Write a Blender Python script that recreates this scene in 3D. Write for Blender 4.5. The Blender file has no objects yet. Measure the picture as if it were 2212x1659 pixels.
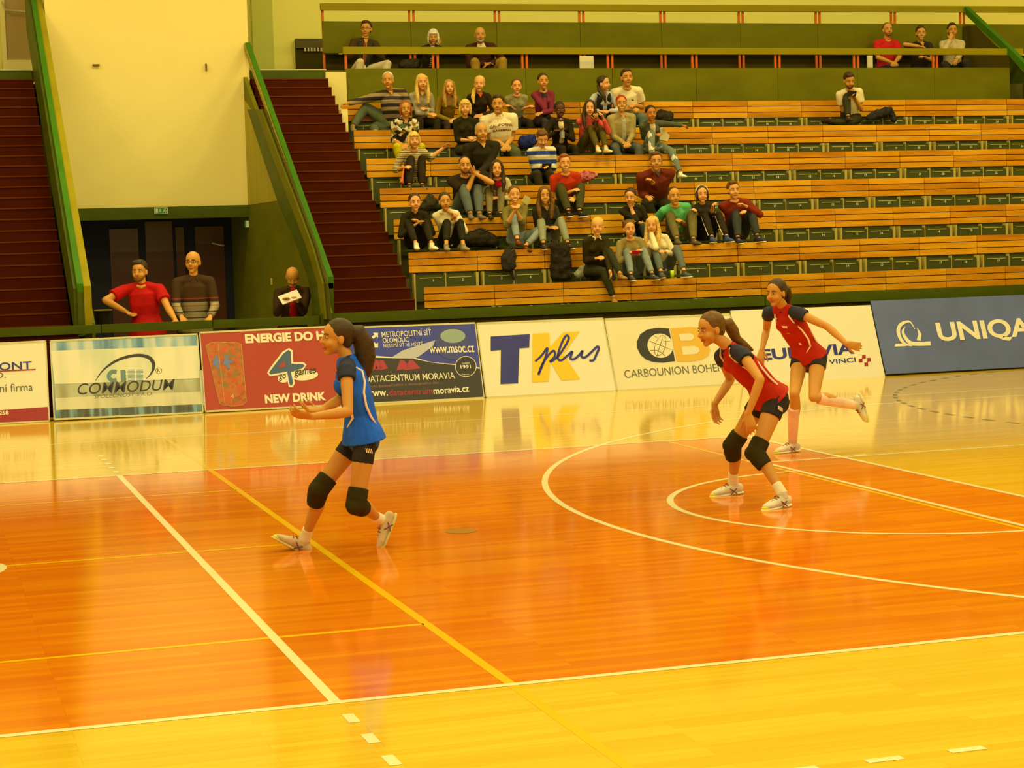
import bpy, math, random
import numpy as np
from mathutils import Vector, Matrix

# ------------------------------------------------------------------ camera
W, H = 2212, 1659
CP = [-1.69926, -8.01629, 1.98945]; YAW, PITCH, ROLL, F = .30318, -.07641, -.02844, 4131.793
def _rot():
    cy, sy, cp, sp = math.cos(YAW), math.sin(YAW), math.cos(PITCH), math.sin(PITCH)
    f = Vector((sy*cp, cy*cp, sp)); r = Vector((cy, -sy, 0)); u = r.cross(f)
    cr, sr = math.cos(ROLL), math.sin(ROLL)
    return r*cr+u*sr, -r*sr+u*cr, f
CR, CU, CF = _rot()
CAM = Vector(CP)
scene = bpy.context.scene
cam = bpy.data.cameras.new('camera'); cam.sensor_width = 36; cam.lens = F/W*36; cam.clip_end = 200
camo = bpy.data.objects.new('camera', cam); scene.collection.objects.link(camo); scene.camera = camo
m = Matrix((CR, CU, -CF)).transposed().to_4x4(); m.translation = CAM; camo.matrix_world = m

def ray(x, y):
    return (CR*((x-W/2)/F) + CU*(-(y-H/2)/F) + CF)
def at(x, y, Y):                       # pixel -> point on the vertical plane y = Y
    d = ray(x, y); return CAM + d*((Y-CAM.y)/d.y)
def atX(x, y, X):
    d = ray(x, y); return CAM + d*((X-CAM.x)/d.x)
def atZ(x, y, Z=0):
    d = ray(x, y); return CAM + d*((Z-CAM.z)/d.z)
def reach(A, x, y, L, far=False):      # point on the pixel's ray at distance L from A
    d = ray(x, y).normalized(); t = (A-CAM).dot(d); q = (A-CAM-d*t).length
    if q >= L: return CAM+d*t
    k = math.sqrt(L*L-q*q); return CAM+d*(t+k if far else t-k)

# ------------------------------------------------------------------ light and exposure
LT = (1.05, .86, .36)                  # warm hall light: what a white upright surface shows
vs = scene.view_settings
scene.display_settings.display_device = 'sRGB'
vs.view_transform = 'Standard'; vs.look = 'None'; vs.gamma = 1; vs.use_curve_mapping = False
vs.exposure = 0.0
wd = bpy.data.worlds.new('hall_air'); scene.world = wd; wd.use_nodes = True
bg = wd.node_tree.nodes['Background']; bg.inputs[0].default_value = (1.0, .81, .33, 1); bg.inputs[1].default_value = .52
for ix in range(4):
    for iy in range(4):
        l = bpy.data.lights.new('ceiling_lamp', 'AREA'); l.shape = 'RECTANGLE'; l.size = 2.2; l.size_y = 1.2
        l.color = (1.0, .81, .33); l.energy = 330
        o = bpy.data.objects.new('ceiling_lamp', l); scene.collection.objects.link(o)
        o.location = (-5+ix*7, -9+iy*8.2, 10.2)
        o['label'] = 'hall lamp high above the court'; o['category'] = 'lamp'; o['group'] = 'hall lamps'

# ------------------------------------------------------------------ helpers
def lin(c):
    c /= 255.; return c/12.92 if c <= .04045 else ((c+.055)/1.055)**2.4
MATS = {}
def alb(c, f=1.0):
    return tuple(min(.93, max(.002, lin(v)/(L*f))) for v, L in zip(c, LT)) + (1,)
def M(name, c, rough=.6, spec=.3, f=1.0, metal=0, pat=None):
    """c is the colour the surface shows under the hall light (sRGB); converted to albedo."""
    if name in MATS: return MATS[name]
    m = bpy.data.materials.new(name); m.use_nodes = True; nt = m.node_tree; b = nt.nodes['Principled BSDF']
    b.inputs['Base Color'].default_value = alb(c, f); b.inputs['Roughness'].default_value = rough
    b.inputs['Specular IOR Level'].default_value = spec; b.inputs['Metallic'].default_value = metal
    m.diffuse_color = alb(c, f)
    if pat: pat(nt, b, c, f)
    MATS[name] = m; return m
def node(nt, t, **k):
    n = nt.nodes.new(t)
    for a, v in k.items(): setattr(n, a, v)
    return n
def ramp(nt, fac, stops, interp='LINEAR'):
    r = node(nt, 'ShaderNodeValToRGB'); r.color_ramp.interpolation = interp
    while len(r.color_ramp.elements) < len(stops): r.color_ramp.elements.new(.5)
    for e, (p, c) in zip(r.color_ramp.elements, stops): e.position = p; e.color = c
    nt.links.new(fac, r.inputs[0]); return r.outputs[0]
def coords(nt, scale=(1, 1, 1), loc=(0, 0, 0)):
    t = node(nt, 'ShaderNodeTexCoord'); mp = node(nt, 'ShaderNodeMapping')
    mp.inputs['Scale'].default_value = scale; mp.inputs['Location'].default_value = loc
    nt.links.new(t.outputs['Object'], mp.inputs[0]); return mp.outputs[0]
def mottled(scale=(6, 6, 6), amt=.25, bump=0):
    def f(nt, b, c, k):
        n = node(nt, 'ShaderNodeTexNoise'); nt.links.new(coords(nt, scale), n.inputs['Vector']); n.inputs['Scale'].default_value = 1
        n.inputs['Detail'].default_value = 4
        a = alb(c, k)
        lo = tuple(v*(1-amt) for v in a[:3])+(1,); hi = tuple(min(.95, v*(1+amt)) for v in a[:3])+(1,)
        nt.links.new(ramp(nt, n.outputs['Fac'], [(.3, lo), (.7, hi)]), b.inputs['Base Color'])
        if bump:
            bp = node(nt, 'ShaderNodeBump'); bp.inputs['Strength'].default_value = bump; bp.inputs['Distance'].default_value = .02
            nt.links.new(n.outputs['Fac'], bp.inputs['Height']); nt.links.new(bp.outputs[0], b.inputs['Normal'])
    return f
cloth = mottled((9, 9, 9), .12, .5)
def banded(cols, period, axis=2, warp=0.0):       # knitted horizontal bands
    def f(nt, b, c, k):
        s = [0, 0, 0]; s[axis] = 1/period
        v = coords(nt, tuple(s))
        sp = node(nt, 'ShaderNodeSeparateXYZ'); nt.links.new(v, sp.inputs[0])
        fr = node(nt, 'ShaderNodeMath', operation='FRACT')
        nt.links.new(sp.outputs[axis], fr.inputs[0])
        stops = []; 
        for p, col in cols: stops.append((p, alb(col, k)))
        nt.links.new(ramp(nt, fr.outputs[0], stops, 'CONSTANT'), b.inputs['Base Color'])
    return f
def blotchy(cols, scale=30):                       # floral / camouflage prints
    def f(nt, b, c, k):
        n = node(nt, 'ShaderNodeTexVoronoi'); n.inputs['Scale'].default_value = scale
        nz = node(nt, 'ShaderNodeTexNoise'); nz.inputs['Scale'].default_value = scale*1.3
        cc = coords(nt); nt.links.new(cc, nz.inputs['Vector'])
        mx = node(nt, 'ShaderNodeMixRGB'); mx.inputs[0].default_value = .06
        nt.links.new(cc, mx.inputs[1]); nt.links.new(nz.outputs['Color'], mx.inputs[2]); nt.links.new(mx.outputs[0], n.inputs['Vector'])
        sp = node(nt, 'ShaderNodeSeparateColor'); nt.links.new(n.outputs['Color'], sp.inputs[0])
        nt.links.new(ramp(nt, sp.outputs[0], [(p, alb(col, k)) for p, col in cols], 'CONSTANT'), b.inputs['Base Color'])
    return f

class MB:                                           # mesh collector
    def __init__(s): s.v = []; s.f = []; s.m = []
    def add(s, vs, fs, mi=0):
        b = len(s.v); s.v += [tuple(v) for v in vs]; s.f += [tuple(i+b for i in f) for f in fs]; s.m += [mi]*len(fs); return s
    def box(s, a, b, mi=0):
        x0, y0, z0 = a; x1, y1, z1 = b
        vs = [(x0,y0,z0),(x1,y0,z0),(x1,y1,z0),(x0,y1,z0),(x0,y0,z1),(x1,y0,z1),(x1,y1,z1),(x0,y1,z1)]
        return s.add(vs, [(3,2,1,0),(4,5,6,7),(0,1,5,4),(1,2,6,5),(2,3,7,6),(3,0,4,7)], mi)
    def prism(s, pts, off, mi=0):                   # planar polygon pushed along off
        n = len(pts); off = Vector(off)
        vs = [Vector(p) for p in pts]+[Vector(p)+off for p in pts]
        nrm = Vector((0,0,0))
        for i in range(n): nrm += vs[i].cross(vs[(i+1) % n])
        fl = nrm.dot(off) > 0
        a = tuple(range(n)); b = tuple(range(n, 2*n))
        fs = [a[::-1] if fl else a, b if fl else b[::-1]]
        for i in range(n):
            j = (i+1) % n; q = (i, j, j+n, i+n); fs.append(q if fl else q[::-1])
        return s.add(vs, fs, mi)
    def flat(s, pts, mi=0):
        return s.add(pts, [tuple(range(len(pts)))], mi)
    def tube(s, pts, rad, seg=12, cap='round', lat=None, capa=None, capb=None, mi=0):
        pts = [Vector(p) for p in pts]; n = len(pts)
        rad = [(r, r) if not isinstance(r, (tuple, list)) else r for r in (rad if isinstance(rad, list) else [rad]*n)]
        T = [(pts[min(i+1, n-1)]-pts[max(i-1, 0)]).normalized() for i in range(n)]
        rings = []
        u = Vector(lat) if lat is not None else (Vector((0,0,1)) if abs(T[0].z) < .9 else Vector((1,0,0)))
        ca, cb = capa or cap, capb or cap
        def ring(c, t, u, ra, rb): 
            a = (u-t*u.dot(t)).normalized(); b = t.cross(a)
            rings.append([c+a*(ra*math.cos(k*2*math.pi/seg))+b*(rb*math.sin(k*2*math.pi/seg)) for k in range(seg)])
        fr = []
        for i in range(n):
            a = (u-T[i]*u.dot(T[i]))
            if a.length < 1e-4: a = T[i].orthogonal()
            u = a.normalized(); fr.append(u)
        if ca == 'round':
            r = min(rad[0])
            for q in (1.45, 1.0, .5): ring(pts[0]-T[0]*r*math.sin(q), T[0], fr[0], rad[0][0]*math.cos(q), rad[0][1]*math.cos(q))
        for i in range(n): ring(pts[i], T[i], fr[i], *rad[i])
        if cb == 'round':
            r = min(rad[-1])
            for q in (.5, 1.0, 1.45): ring(pts[-1]+T[-1]*r*math.sin(q), T[-1], fr[-1], rad[-1][0]*math.cos(q), rad[-1][1]*math.cos(q))
        vs = [v for r in rings for v in r]; fs = []
        for i in range(len(rings)-1):
            for k in range(seg):
                j = (k+1) % seg; fs.append((i*seg+k, i*seg+j, (i+1)*seg+j, (i+1)*seg+k))
        fs.append(tuple(range(seg))[::-1]); fs.append(tuple(range((len(rings)-1)*seg, len(rings)*seg)))
        return s.add(vs, fs, mi)
    def ball(s, c, r, fr=None, nu=14, nv=9, mi=0):
        c = Vector(c); r = (r, r, r) if not isinstance(r, (tuple, list)) else r
        X, Y, Z = fr or (Vector((1,0,0)), Vector((0,1,0)), Vector((0,0,1)))
        vs = [c-Z*r[2]]
        for j in range(1, nv):
            t = math.pi*j/nv-math.pi/2
            for i in range(nu):
                p = 2*math.pi*i/nu
                vs.append(c+X*(r[0]*math.cos(t)*math.cos(p))+Y*(r[1]*math.cos(t)*math.sin(p))+Z*(r[2]*math.sin(t)))
        vs.append(c+Z*r[2]); fs = []
        for i in range(nu):
            k = (i+1) % nu; fs.append((0, 1+k, 1+i))
            for j in range(nv-2): a = 1+j*nu; fs.append((a+i, a+k, a+nu+k, a+nu+i))
            a = 1+(nv-2)*nu; fs.append((a+i, a+k, len(vs)-1))
        return s.add(vs, fs, mi)
    def build(s, name, mats, parent=None, origin=None, smooth=False):
        me = bpy.data.meshes.new(name)
        o = bpy.data.objects.new(name, me); scene.collection.objects.link(o)
        org = Vector(origin) if origin is not None else (Vector(parent['_org']) if parent is not None and '_org' in parent else Vector((0,0,0)))
        me.from_pydata([tuple(Vector(v)-org) for v in s.v], [], s.f)
        for mm in (mats if isinstance(mats, (list, tuple)) else [mats]): me.materials.append(mm)
        me.polygons.foreach_set('material_index', s.m)
        if smooth: me.polygons.foreach_set('use_smooth', [True]*len(s.f))
        me.update()
        if parent is not None:
            o.parent = parent
            o['_org'] = tuple(org)
        else:
            o.location = org; o['_org'] = tuple(org)
        return o
def tag(o, label, cat, group=None, kind=None):
    o['label'] = label; o['category'] = cat
    if group: o['group'] = group
    if kind: o['kind'] = kind
    return o
def thing(name, label, cat, loc, group=None):
    o = bpy.data.objects.new(name, None); scene.collection.objects.link(o); o.location = loc; o['_org'] = tuple(loc)
    o.empty_display_size = .1
    return tag(o, label, cat, group)
def struct(mb, name, mats, label=None, cat=None):
    o = mb.build(name, mats); o['kind'] = 'structure'
    if label: o['label'] = label
    if cat: o['category'] = cat
    return o
REMESH = []
def skin(mb, name, mat, parent, voxel, it=3):       # overlapping shells fused into one continuous surface
    o = mb.build(name, mat, parent)
    r = o.modifiers.new('r', 'REMESH'); r.mode = 'VOXEL'; r.voxel_size = voxel; r.use_smooth_shade = True
    s = o.modifiers.new('s', 'SMOOTH'); s.iterations = it; s.factor = .5
    REMESH.append(o); return o
def apply_all():
    dg = bpy.context.evaluated_depsgraph_get()
    new = [(o, bpy.data.meshes.new_from_object(o.evaluated_get(dg))) for o in REMESH]
    for o, me in new:
        old = o.data; o.modifiers.clear(); o.data = me; me.name = o.name; bpy.data.meshes.remove(old)
    REMESH.clear()

# ------------------------------------------------------------------ lettering (glyph outlines as thin meshes)
WORDS = {}
def words(lst):
    obs = []
    for t, bold, shear in lst:
        if (t, bold, shear) in WORDS: continue
        c = bpy.data.curves.new('lettering', 'FONT'); c.body = t; c.offset = bold; c.resolution_u = 4; c.shear = shear
        o = bpy.data.objects.new('lettering', c); scene.collection.objects.link(o); obs.append(((t, bold, shear), o))
    dg = bpy.context.evaluated_depsgraph_get()
    for k, o in obs:
        me = bpy.data.meshes.new_from_object(o.evaluated_get(dg))
        WORDS[k] = ([(v.co.x, v.co.y) for v in me.vertices], [tuple(p.vertices) for p in me.polygons])
        bpy.data.meshes.remove(me)
    for k, o in obs: bpy.data.objects.remove(o)
TXT = [('MONT',.012,0),('O.',0,0),('ní firma',.0,0),('258',.03,0),('COMMODUM',.004,.25),('SPOLEČNOST S R.O.',0,.2),('R',0,0),
       ('ENERGIE DO HRY',.05,0),('NEW DRINK',.05,0),('go',.01,.2),('games',.01,.2),('METROPOLITNÍ SÍŤ',.004,0),('OLOMOUC',.012,0),
       ('NEJLEPŠÍ SÍŤ VE MĚSTĚ',0,0),('www.msoc.cz',.015,0),('1991',.02,0),('DATACENTRUM MORAVIA',.003,0),('záruka bezpečného a dostupného dat ...',0,0),
       ('www.',.015,0),('datacentrum',.015,0),('moravia.cz',.015,0),('plus',.02,.35),('CARBOUNION BOHEMIA',-.004,0),('EUROVIA',.03,0),('VINCI',.01,0),
       ('UNIQA',.03,0),('CALIFORNIA',.03,0),('BASEBALL',.03,0),('Zalozeno',0,0),('Olomouc',0,0)]
TXT += [(str(i), .02, 0) for i in range(1, 30)]
words(TXT)

# ------------------------------------------------------------------ materials
def planks(dark, light, seam):
    def f(nt, b, c, k):
        v = coords(nt)
        br = node(nt, 'ShaderNodeTexBrick'); nt.links.new(v, br.inputs['Vector'])
        br.inputs['Scale'].default_value = 1; br.inputs['Brick Width'].default_value = 1.15; br.inputs['Row Height'].default_value = .07
        br.inputs['Mortar Size'].default_value = .0012; br.inputs['Mortar Smooth'].default_value = .2; br.inputs['Bias'].default_value = -.1
        br.offset = .37; br.offset_frequency = 3
        br.inputs['Color1'].default_value = alb(dark, k); br.inputs['Color2'].default_value = alb(light, k); br.inputs['Mortar'].default_value = alb(seam, k)
        n = node(nt, 'ShaderNodeTexNoise'); nt.links.new(coords(nt, (.9, 14, 1)), n.inputs['Vector']); n.inputs['Scale'].default_value = 1.6; n.inputs['Detail'].default_value = 5
        mx = node(nt, 'ShaderNodeMixRGB', blend_type='MULTIPLY'); mx.inputs[0].default_value = .32
        nt.links.new(br.outputs['Color'], mx.inputs[1]); nt.links.new(ramp(nt, n.outputs['Fac'], [(.3, (.72,.66,.6,1)), (.7, (1,1,1,1))]), mx.inputs[2])
        nt.links.new(mx.outputs[0], b.inputs['Base Color'])
        n2 = node(nt, 'ShaderNodeTexNoise'); nt.links.new(v, n2.inputs['Vector']); n2.inputs['Scale'].default_value = 2.5
        r2 = node(nt, 'ShaderNodeMapRange'); r2.inputs[3].default_value = .07; r2.inputs[4].default_value = .13
        nt.links.new(n2.outputs['Fac'], r2.inputs[0]); nt.links.new(r2.outputs[0], b.inputs['Roughness'])
    return f
FF = 1.22
m_orange = M('orange_stained_parquet', (242,128,0), .10, .36, FF, pat=planks((238,116,0), (250,140,2), (220,106,0)))
m_maple = M('maple_parquet', (246,186,26), .10, .36, FF, pat=planks((242,180,20), (250,194,32), (222,164,18)))
m_line = M('white_court_paint', (255,228,122), .14, .36, FF)
m_yel = M('yellow_court_paint', (252,184,0), .14, .36, FF)
m_dkl = M('dark_court_paint', (120,104,34), .25, .4, FF)
m_brass = M('floor_socket_cover', (176,112,6), .3, .5, FF)
m_green = M('green_lacquered_board', (74,80,0), .5, .14, pat=mottled((2,2,5), .16))
m_olive = M('olive_lacquered_board', (110,100,0), .55, .10, pat=mottled((1.2,1.2,3), .13))
m_olive2 = M('olive_rail_board', (146,124,0), .55, .12, pat=mottled((1.2,1.2,3), .1))
m_gtop = M('bright_green_lacquered_board', (62,104,0), .5, .14, pat=mottled((2,2,2), .12))
m_cream = M('cream_plaster', (238,204,84), .85, .1, pat=mottled((.6,.6,.6), .04))
m_pil = M('pale_green_plaster', (208,196,60), .8, .1)
m_stair = M('dark_red_stair_covering', (76,24,0), .85, .03, pat=mottled((3,3,3), .12))
m_nose = M('stair_nosing', (104,44,0), .7, .06)
m_tier = M('stand_concrete', (96,84,20), .9, .1, pat=mottled((3,3,3), .15))
m_orp = M('orange_painted_steel', (208,92,4), .45, .3)
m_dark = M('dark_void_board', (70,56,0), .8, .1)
m_navy = M('dark_blue_door_frame', (24,24,26), .5, .3)
m_alu = M('aluminium_trim', (196,176,90), .4, .4)
m_black = M('black_plastic', (34,28,6), .5, .3)
def wood(nt, b, c, k):
    oi = node(nt, 'ShaderNodeObjectInfo')
    n = node(nt, 'ShaderNodeTexNoise'); n.noise_dimensions = '4D'
    nt.links.new(coords(nt, (1.2, 1, 9)), n.inputs['Vector']); n.inputs['Scale'].default_value = 1.6; n.inputs['Detail'].default_value = 4
    mw = node(nt, 'ShaderNodeMath', operation='MULTIPLY'); mw.inputs[1].default_value = 60; nt.links.new(oi.outputs['Random'], mw.inputs[0]); nt.links.new(mw.outputs[0], n.inputs['W'])
    ad = node(nt, 'ShaderNodeMath', operation='MULTIPLY_ADD'); ad.inputs[1].default_value = .35; nt.links.new(oi.outputs['Random'], ad.inputs[0])
    ml = node(nt, 'ShaderNodeMath', operation='MULTIPLY'); ml.inputs[1].default_value = .75; nt.links.new(n.outputs['Fac'], ml.inputs[0]); nt.links.new(ml.outputs[0], ad.inputs[2])
    nt.links.new(ramp(nt, ad.outputs[0], [(.25, alb((176,102,0), k)), (.5, alb((214,130,0), k)), (.75, alb((236,158,14), k))]), b.inputs['Base Color'])
m_slat = M('varnished_bench_slat', (200,122,2), .42, .2, pat=wood)
m_seat = M('dark_green_seat_panel', (72,70,8), .55, .3)
m_brk = M('pale_bench_bracket', (190,160,50), .5, .3)
m_strip = M('pale_seat_edge_strip', (190,170,60), .5, .3)
m_num = M('white_seat_number', (232,214,110), .6, .2)

# ------------------------------------------------------------------ floor with court markings
fl = MB()
X0, X1, Y0, Y1 = -12., 26., -8.5, 16.
def q(mb, x0, x1, y0, y1, z, mi): mb.flat([(x0,y0,z),(x1,y0,z),(x1,y1,z),(x0,y1,z)], mi)
q(fl, X0, X1, Y0, 0, 0, 0); q(fl, X0, 6, 0, 9, 0, 1); q(fl, 6, X1, 0, 9, 0, 0); q(fl, X0, X1, 9, Y1, 0, 0)
z1, z2 = .0006, .0012
def arc(cx, cy, R, w, a0, a1, n, mi, z, dash=None):
    for i in range(n):
        if dash and i % 2: continue
        t0, t1 = math.radians(a0+(a1-a0)*i/n), math.radians(a0+(a1-a0)*(i+1)/n)
        ps = [(cx+r*math.cos(t), cy+r*math.sin(t), z) for r, t in ((R-w, t0), (R, t0), (R, t1), (R-w, t1))]
        fl.flat(ps if (a1 > a0) else ps[::-1], mi)
# yellow court (thin lengthwise lines end on the thick cross line)
for y in (1.5, 4.45, 7.45): q(fl, X0, .76, y-.02, y+.02, z1, 3)
q(fl, .75, .80, -8.5, 13.5, z1, 3)
q(fl, 5.13, 5.17, 2.2, 8.95, z1, 3)
q(fl, 5.2, 5.97, 2.93, 2.96, z1, 3)
# volleyball court
q(fl, X0, 6, 0, .05, z2, 2); q(fl, X0, 6, 8.95, 9, z2, 2); q(fl, 5.95, 6, .05, 8.95, z2, 2); q(fl, -.05, 0, .05, 8.95, z2, 2)
for k in range(5):
    q(fl, -.05, 0, -.35-.35*k, -.2-.35*k, z2, 2); q(fl, -.05, 0, 9.2+.35*k, 9.35+.35*k, z2, 2)
for k in range(-6, 12):
    q(fl, 1.62+.35*k, 1.77+.35*k, -1.73, -1.68, z2, 2)
# basketball: three point arc, free throw line and circle, key lane, side line
arc(9.6, 4.5, 6.83, .05, 95, 240, 90, 2, z1*1.5)
arc(5.28, 4.5, 1.8, .05, 92, 268, 60, 2, z1*1.5)
q(fl, 5.2, 5.25, 2.05, 6.95, z2, 2)
q(fl, 5.25, 11, 6.92, 6.97, z1*1.5, 2); q(fl, 6.12, 6.24, 6.97, 7.03, z1*1.5, 2); q(fl, 7.88, 8.0, 6.97, 7.03, z1*1.5, 2)
q(fl, X0, 20, 12.1, 12.15, z1*1.2, 2)
q(fl, 6.7, 20, 11.25, 11.3, z1*1.2, 2)
arc(14.0, 9.55, 5.0+.35, .05, 110, 230, 61, 4, z1*1.6, dash=True)
arc(-1.62, 4.4, .42, .42, 0, 360, 40, 2, z2)
arc(1.81, 4.46, .11, .11, 0, 360, 32, 5, z2*1.2)
struct(fl, 'floor', [m_maple, m_orange, m_line, m_yel, m_dkl, m_brass])

# ------------------------------------------------------------------ hall shell
YB = lambda r: 16.25+.76*r              # face of the backrests of row r (0 = bottom)
ZT = lambda r: 1.37+.455*r              # top of the backrests
XE = 4.72
w = MB(); w.box((-12, 24.5, 0), (26, 24.8, 10.5)); struct(w, 'wall_back', M('cream_plaster_back', (255,226,80), .85, .05, pat=mottled((.6,.6,.6), .03)))
w = MB(); w.box((-12.3, -9, 0), (-12, 24.8, 10.5)); struct(w, 'wall_left', m_cream)
w = MB(); w.box((26, -9, 0), (26.3, 24.8, 10.5)); struct(w, 'wall_right', m_cream)
w = MB(); w.box((4.03, 24.38, 4.6), (4.38, 24.5, 10)); w.box((at(71,60,24.4).x, 24.38, 4.6), (at(86,60,24.4).x, 24.5, 10)); struct(w, 'trim_1', m_pil)
# projecting white wall above the entrance
w = MB(); w.box((.40, 21.2, 2.60), (3.34, 21.45, 4.06)); w.box((.40, 21.2, 4.06), (3.395, 21.45, 9)); o = struct(w, 'wall_front', m_cream)
w = MB(); w.box((.40, 21.17, 2.42), (3.34, 21.47, 2.60)); struct(w, 'trim_2', m_green)
# side walls of the entrance (under the stair strings)
for nm, xa, xb in (('wall_entrance_right', 3.30, 3.36), ('wall_entrance_left', .38, .42)):
    w = MB()
    w.prism([(xa, 15.6, 0), (xa, 24.4, 0), (xa, 24.4, 4.6), (xa, 21.3, 4.6), (xa, 15.6, 1.1)], (xb-xa, 0, 0))
    if xa > 1: w.prism([(xa-.004, 16.9, 2.6), (xa-.004, 21.2, 2.6), (xa-.004, 21.2, 4.2), (xa-.004, 20.6, 4.0), (xa-.004, 17.9, 2.6)], (.003, 0, 0), 1)
    struct(w, nm, [m_olive, M('ochre_wall_boards', (176,150,26), .6, .2, pat=mottled((1,6,.6), .1))])
w = MB(); w.box((.27, 23.0, 0), (3.31, 23.2, 4.6)); struct(w, 'wall_entrance_back', m_navy)
w = MB(); w.box((.27, 21.47, 2.62), (3.31, 23.0, 2.7)); struct(w, 'ceiling_entrance', m_navy)
# landing behind the stairs and under the gallery
w = MB(); w.box((-12, 21.42, 4.50), (.22, 24.45, 4.66)); w.box((3.36, 21.42, 4.50), (4.93, 24.45, 4.66))
struct(w, 'floor_landing', m_tier)
w = MB(); w.box((-12, 21.36, 4.48), (.18, 21.42, 4.655)); w.box((3.37, 21.36, 4.48), (4.6, 21.42, 4.655)); struct(w, 'trim_3', m_green)
w = MB(); w.box((-12, 21.35, 4.656), (.18, 21.44, 4.672)); w.box((3.37, 21.35, 4.656), (4.62, 21.44, 4.672)); struct(w, 'trim_4', m_alu)
# stairs
def stairs(name, xa, xb, label):
    n = 24; rise = (4.655-1.07)/n; run = (21.36-16.05)/n
    a = MB(); b = MB()
    prof = [(16.05, 0)]
    for i in range(n):
        y = 16.05+run*i; z = 1.07+rise*i
        prof += [(y, z), (y+run, z)]
        b.box((xa, y-.012, z-.014), (xb, y+.03, z+.004))
    prof += [(21.36, 0)]
    # one prism per step keeps the polygons convex
    for i in range(n): a.box((xa, 16.05+run*i, 0), (xb, 16.05+run*(i+1), 1.07+rise*i))
    t = thing(name, label, 'stairs', (xa, 16.05, 0)); t['kind'] = 'structure'
    a.build('flight', m_stair, t); b.build('nosing', m_nose, t)
stairs('stairs_left', -9.0, .18, 'flight of dark red stairs at the left edge')
stairs('stairs_right', 3.42, 4.6, 'flight of dark red stairs between green parapet and seating')
# cream flank between the stairs and the seating
w = MB(); w.box((4.6, 21.3, 3.3), (4.92, 21.5, 4.62)); w.box((4.6,20.3,3.0),(4.70,21.3,3.98)); struct(w, 'wall_stand_flank', m_cream)
w = MB()
for r in range(7): w.box((4.6, YB(r)-.72, 0), (18, YB(r)+.04, ZT(r)-.82))
w.box((4.6, 15.45, 0), (18, YB(0)-.72, .5)); w.box((4.93, 21.45, 0), (18, 24.4, 4.42)); w.box((4.93, YB(6)+.04, 0), (18, 21.45, 3.2))
struct(w, 'floor_stand', m_tier)

# parapets
t = thing('stair_parapet', 'green sloping parapet between entrance and right stairs', 'parapet', (3.3, 15.6, 0))
top = [Vector((3.345, 15.78, 1.56)), Vector((3.345, 21.19, 5.06))]
dn = Vector((0, 0, -.15))
MB().prism([top[0], top[1], top[1]+dn, top[0]+dn], (.075, 0, 0)).build('rail_cap', m_gtop, t)
MB().prism([top[0]+Vector((-.02,0,-.02)), top[1]+Vector((-.02,0,-.02)), top[1]+Vector((-.02,0,-.11)), top[0]+Vector((-.02,0,-.11))], (.02, 0, 0)).build('rail_side', M('ochre_lit_edge', (150,124,20), .5, .25), t)  # ochre colour paints the light on the rail's left face
MB().box((3.34, 15.78, 1.0), (3.415, 15.90, 1.48)).build('post', m_green, t)
lo = [(680,690),(665,600),(640,530),(601,440),(566,335),(534,236)]
up = [(566,236),(603,335),(643,440),(678,535),(699,612),(706,690)]
MB().prism([atX(x, y, 3.20) for x, y in lo]+[atX(x, y, 3.20) for x, y in up], (.06, 0, 0)).build('string_board', m_green, t)
MB().prism([atX(x, y, 3.21) for x, y in up]+[atX(x+4, y, 3.21) for x, y in up[::-1]], (.03, 0, 0)).build('gap_shade_strip', m_dark, t)  # dark strip stands in for the shade in the gap below the rail
md = [(552,236),(587,335),(626,440),(662,535),(685,612),(694,690)]
MB().prism([atX(x, y, 3.185) for x, y in md[::-1]]+[atX(x-3, y, 3.185) for x, y in up], (.015, 0, 0)).build('string_board', m_olive, t)
t = thing('stair_parapet', 'green sloping parapet between left stairs and entrance', 'parapet', (.25, 15.6, 0))
XL = .225
A0 = atX(166,613,XL); A1 = atX(64,-20,XL)
k = (A1.z-A0.z)/(A1.y-A0.y); zz = lambda y: A0.z+k*(y-A0.y)
yf, yr = A0.y, 22.2
MB().prism([(XL-.04,yf+.05,zz(yf)-.06),(XL-.04,yr,zz(yr)-.06),(XL-.04,yr,zz(yr)-.9),(XL-.04,yf+.05,.9)], (.04,0,0)).build('side_panel', m_green, t)
MB().prism([(XL,yf,zz(yf)),(XL,yr,zz(yr)),(XL,yr,zz(yr)-.10),(XL,yf,zz(yf)-.10)], (.075,0,0)).build('rail_cap', m_gtop, t)
MB().box((XL,yf,.95), (XL+.075,yf+.07,zz(yf)-.10)).build('post', m_green, t)
MB().prism([(XL+.075,yf-.02,1.0),(XL+.075,yf-.02,zz(yf)-.03),(XL+.075,yr,zz(yr)-.03),(XL+.075,yr,zz(yr)-.5)], (.09,0,0)).build('string_board', m_olive2, t)

# low green wall with rail in front of the stand
t = thing('green_barrier', 'long low green barrier behind the advertising boards', 'barrier', (3, 15.4, 0))
zb = lambda x: 1.085 if x < 3.3 else 1.10+.003*(x-3)
joints = [-12, -.62, .62+.3, 3.12, 7.0, 11.0, 18.0]
jx = [-12, atX(0,0,0).x-12, at(218,700,15.4).x, at(459,700,15.4).x, at(691,690,15.4).x, 9.2, 13.4, 18]
jx = [-12]+[at(x, 700, 15.4).x for x in (218, 459, 691)]+[9.2, 13.4, 18]
for a_, b_ in zip(jx[:-1], jx[1:]):
    MB().box((a_+.006, 15.38, .985), (b_-.006, 15.44, zb((a_+b_)/2))).build('rail_board', m_green, t)
MB().box((-12, 15.44, .0), (.2, 15.5, .985)).build('lower_board', m_stair, t)
MB().box((3.3, 15.44, .0), (18, 15.5, .985)).build('lower_board', m_dark, t)

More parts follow.
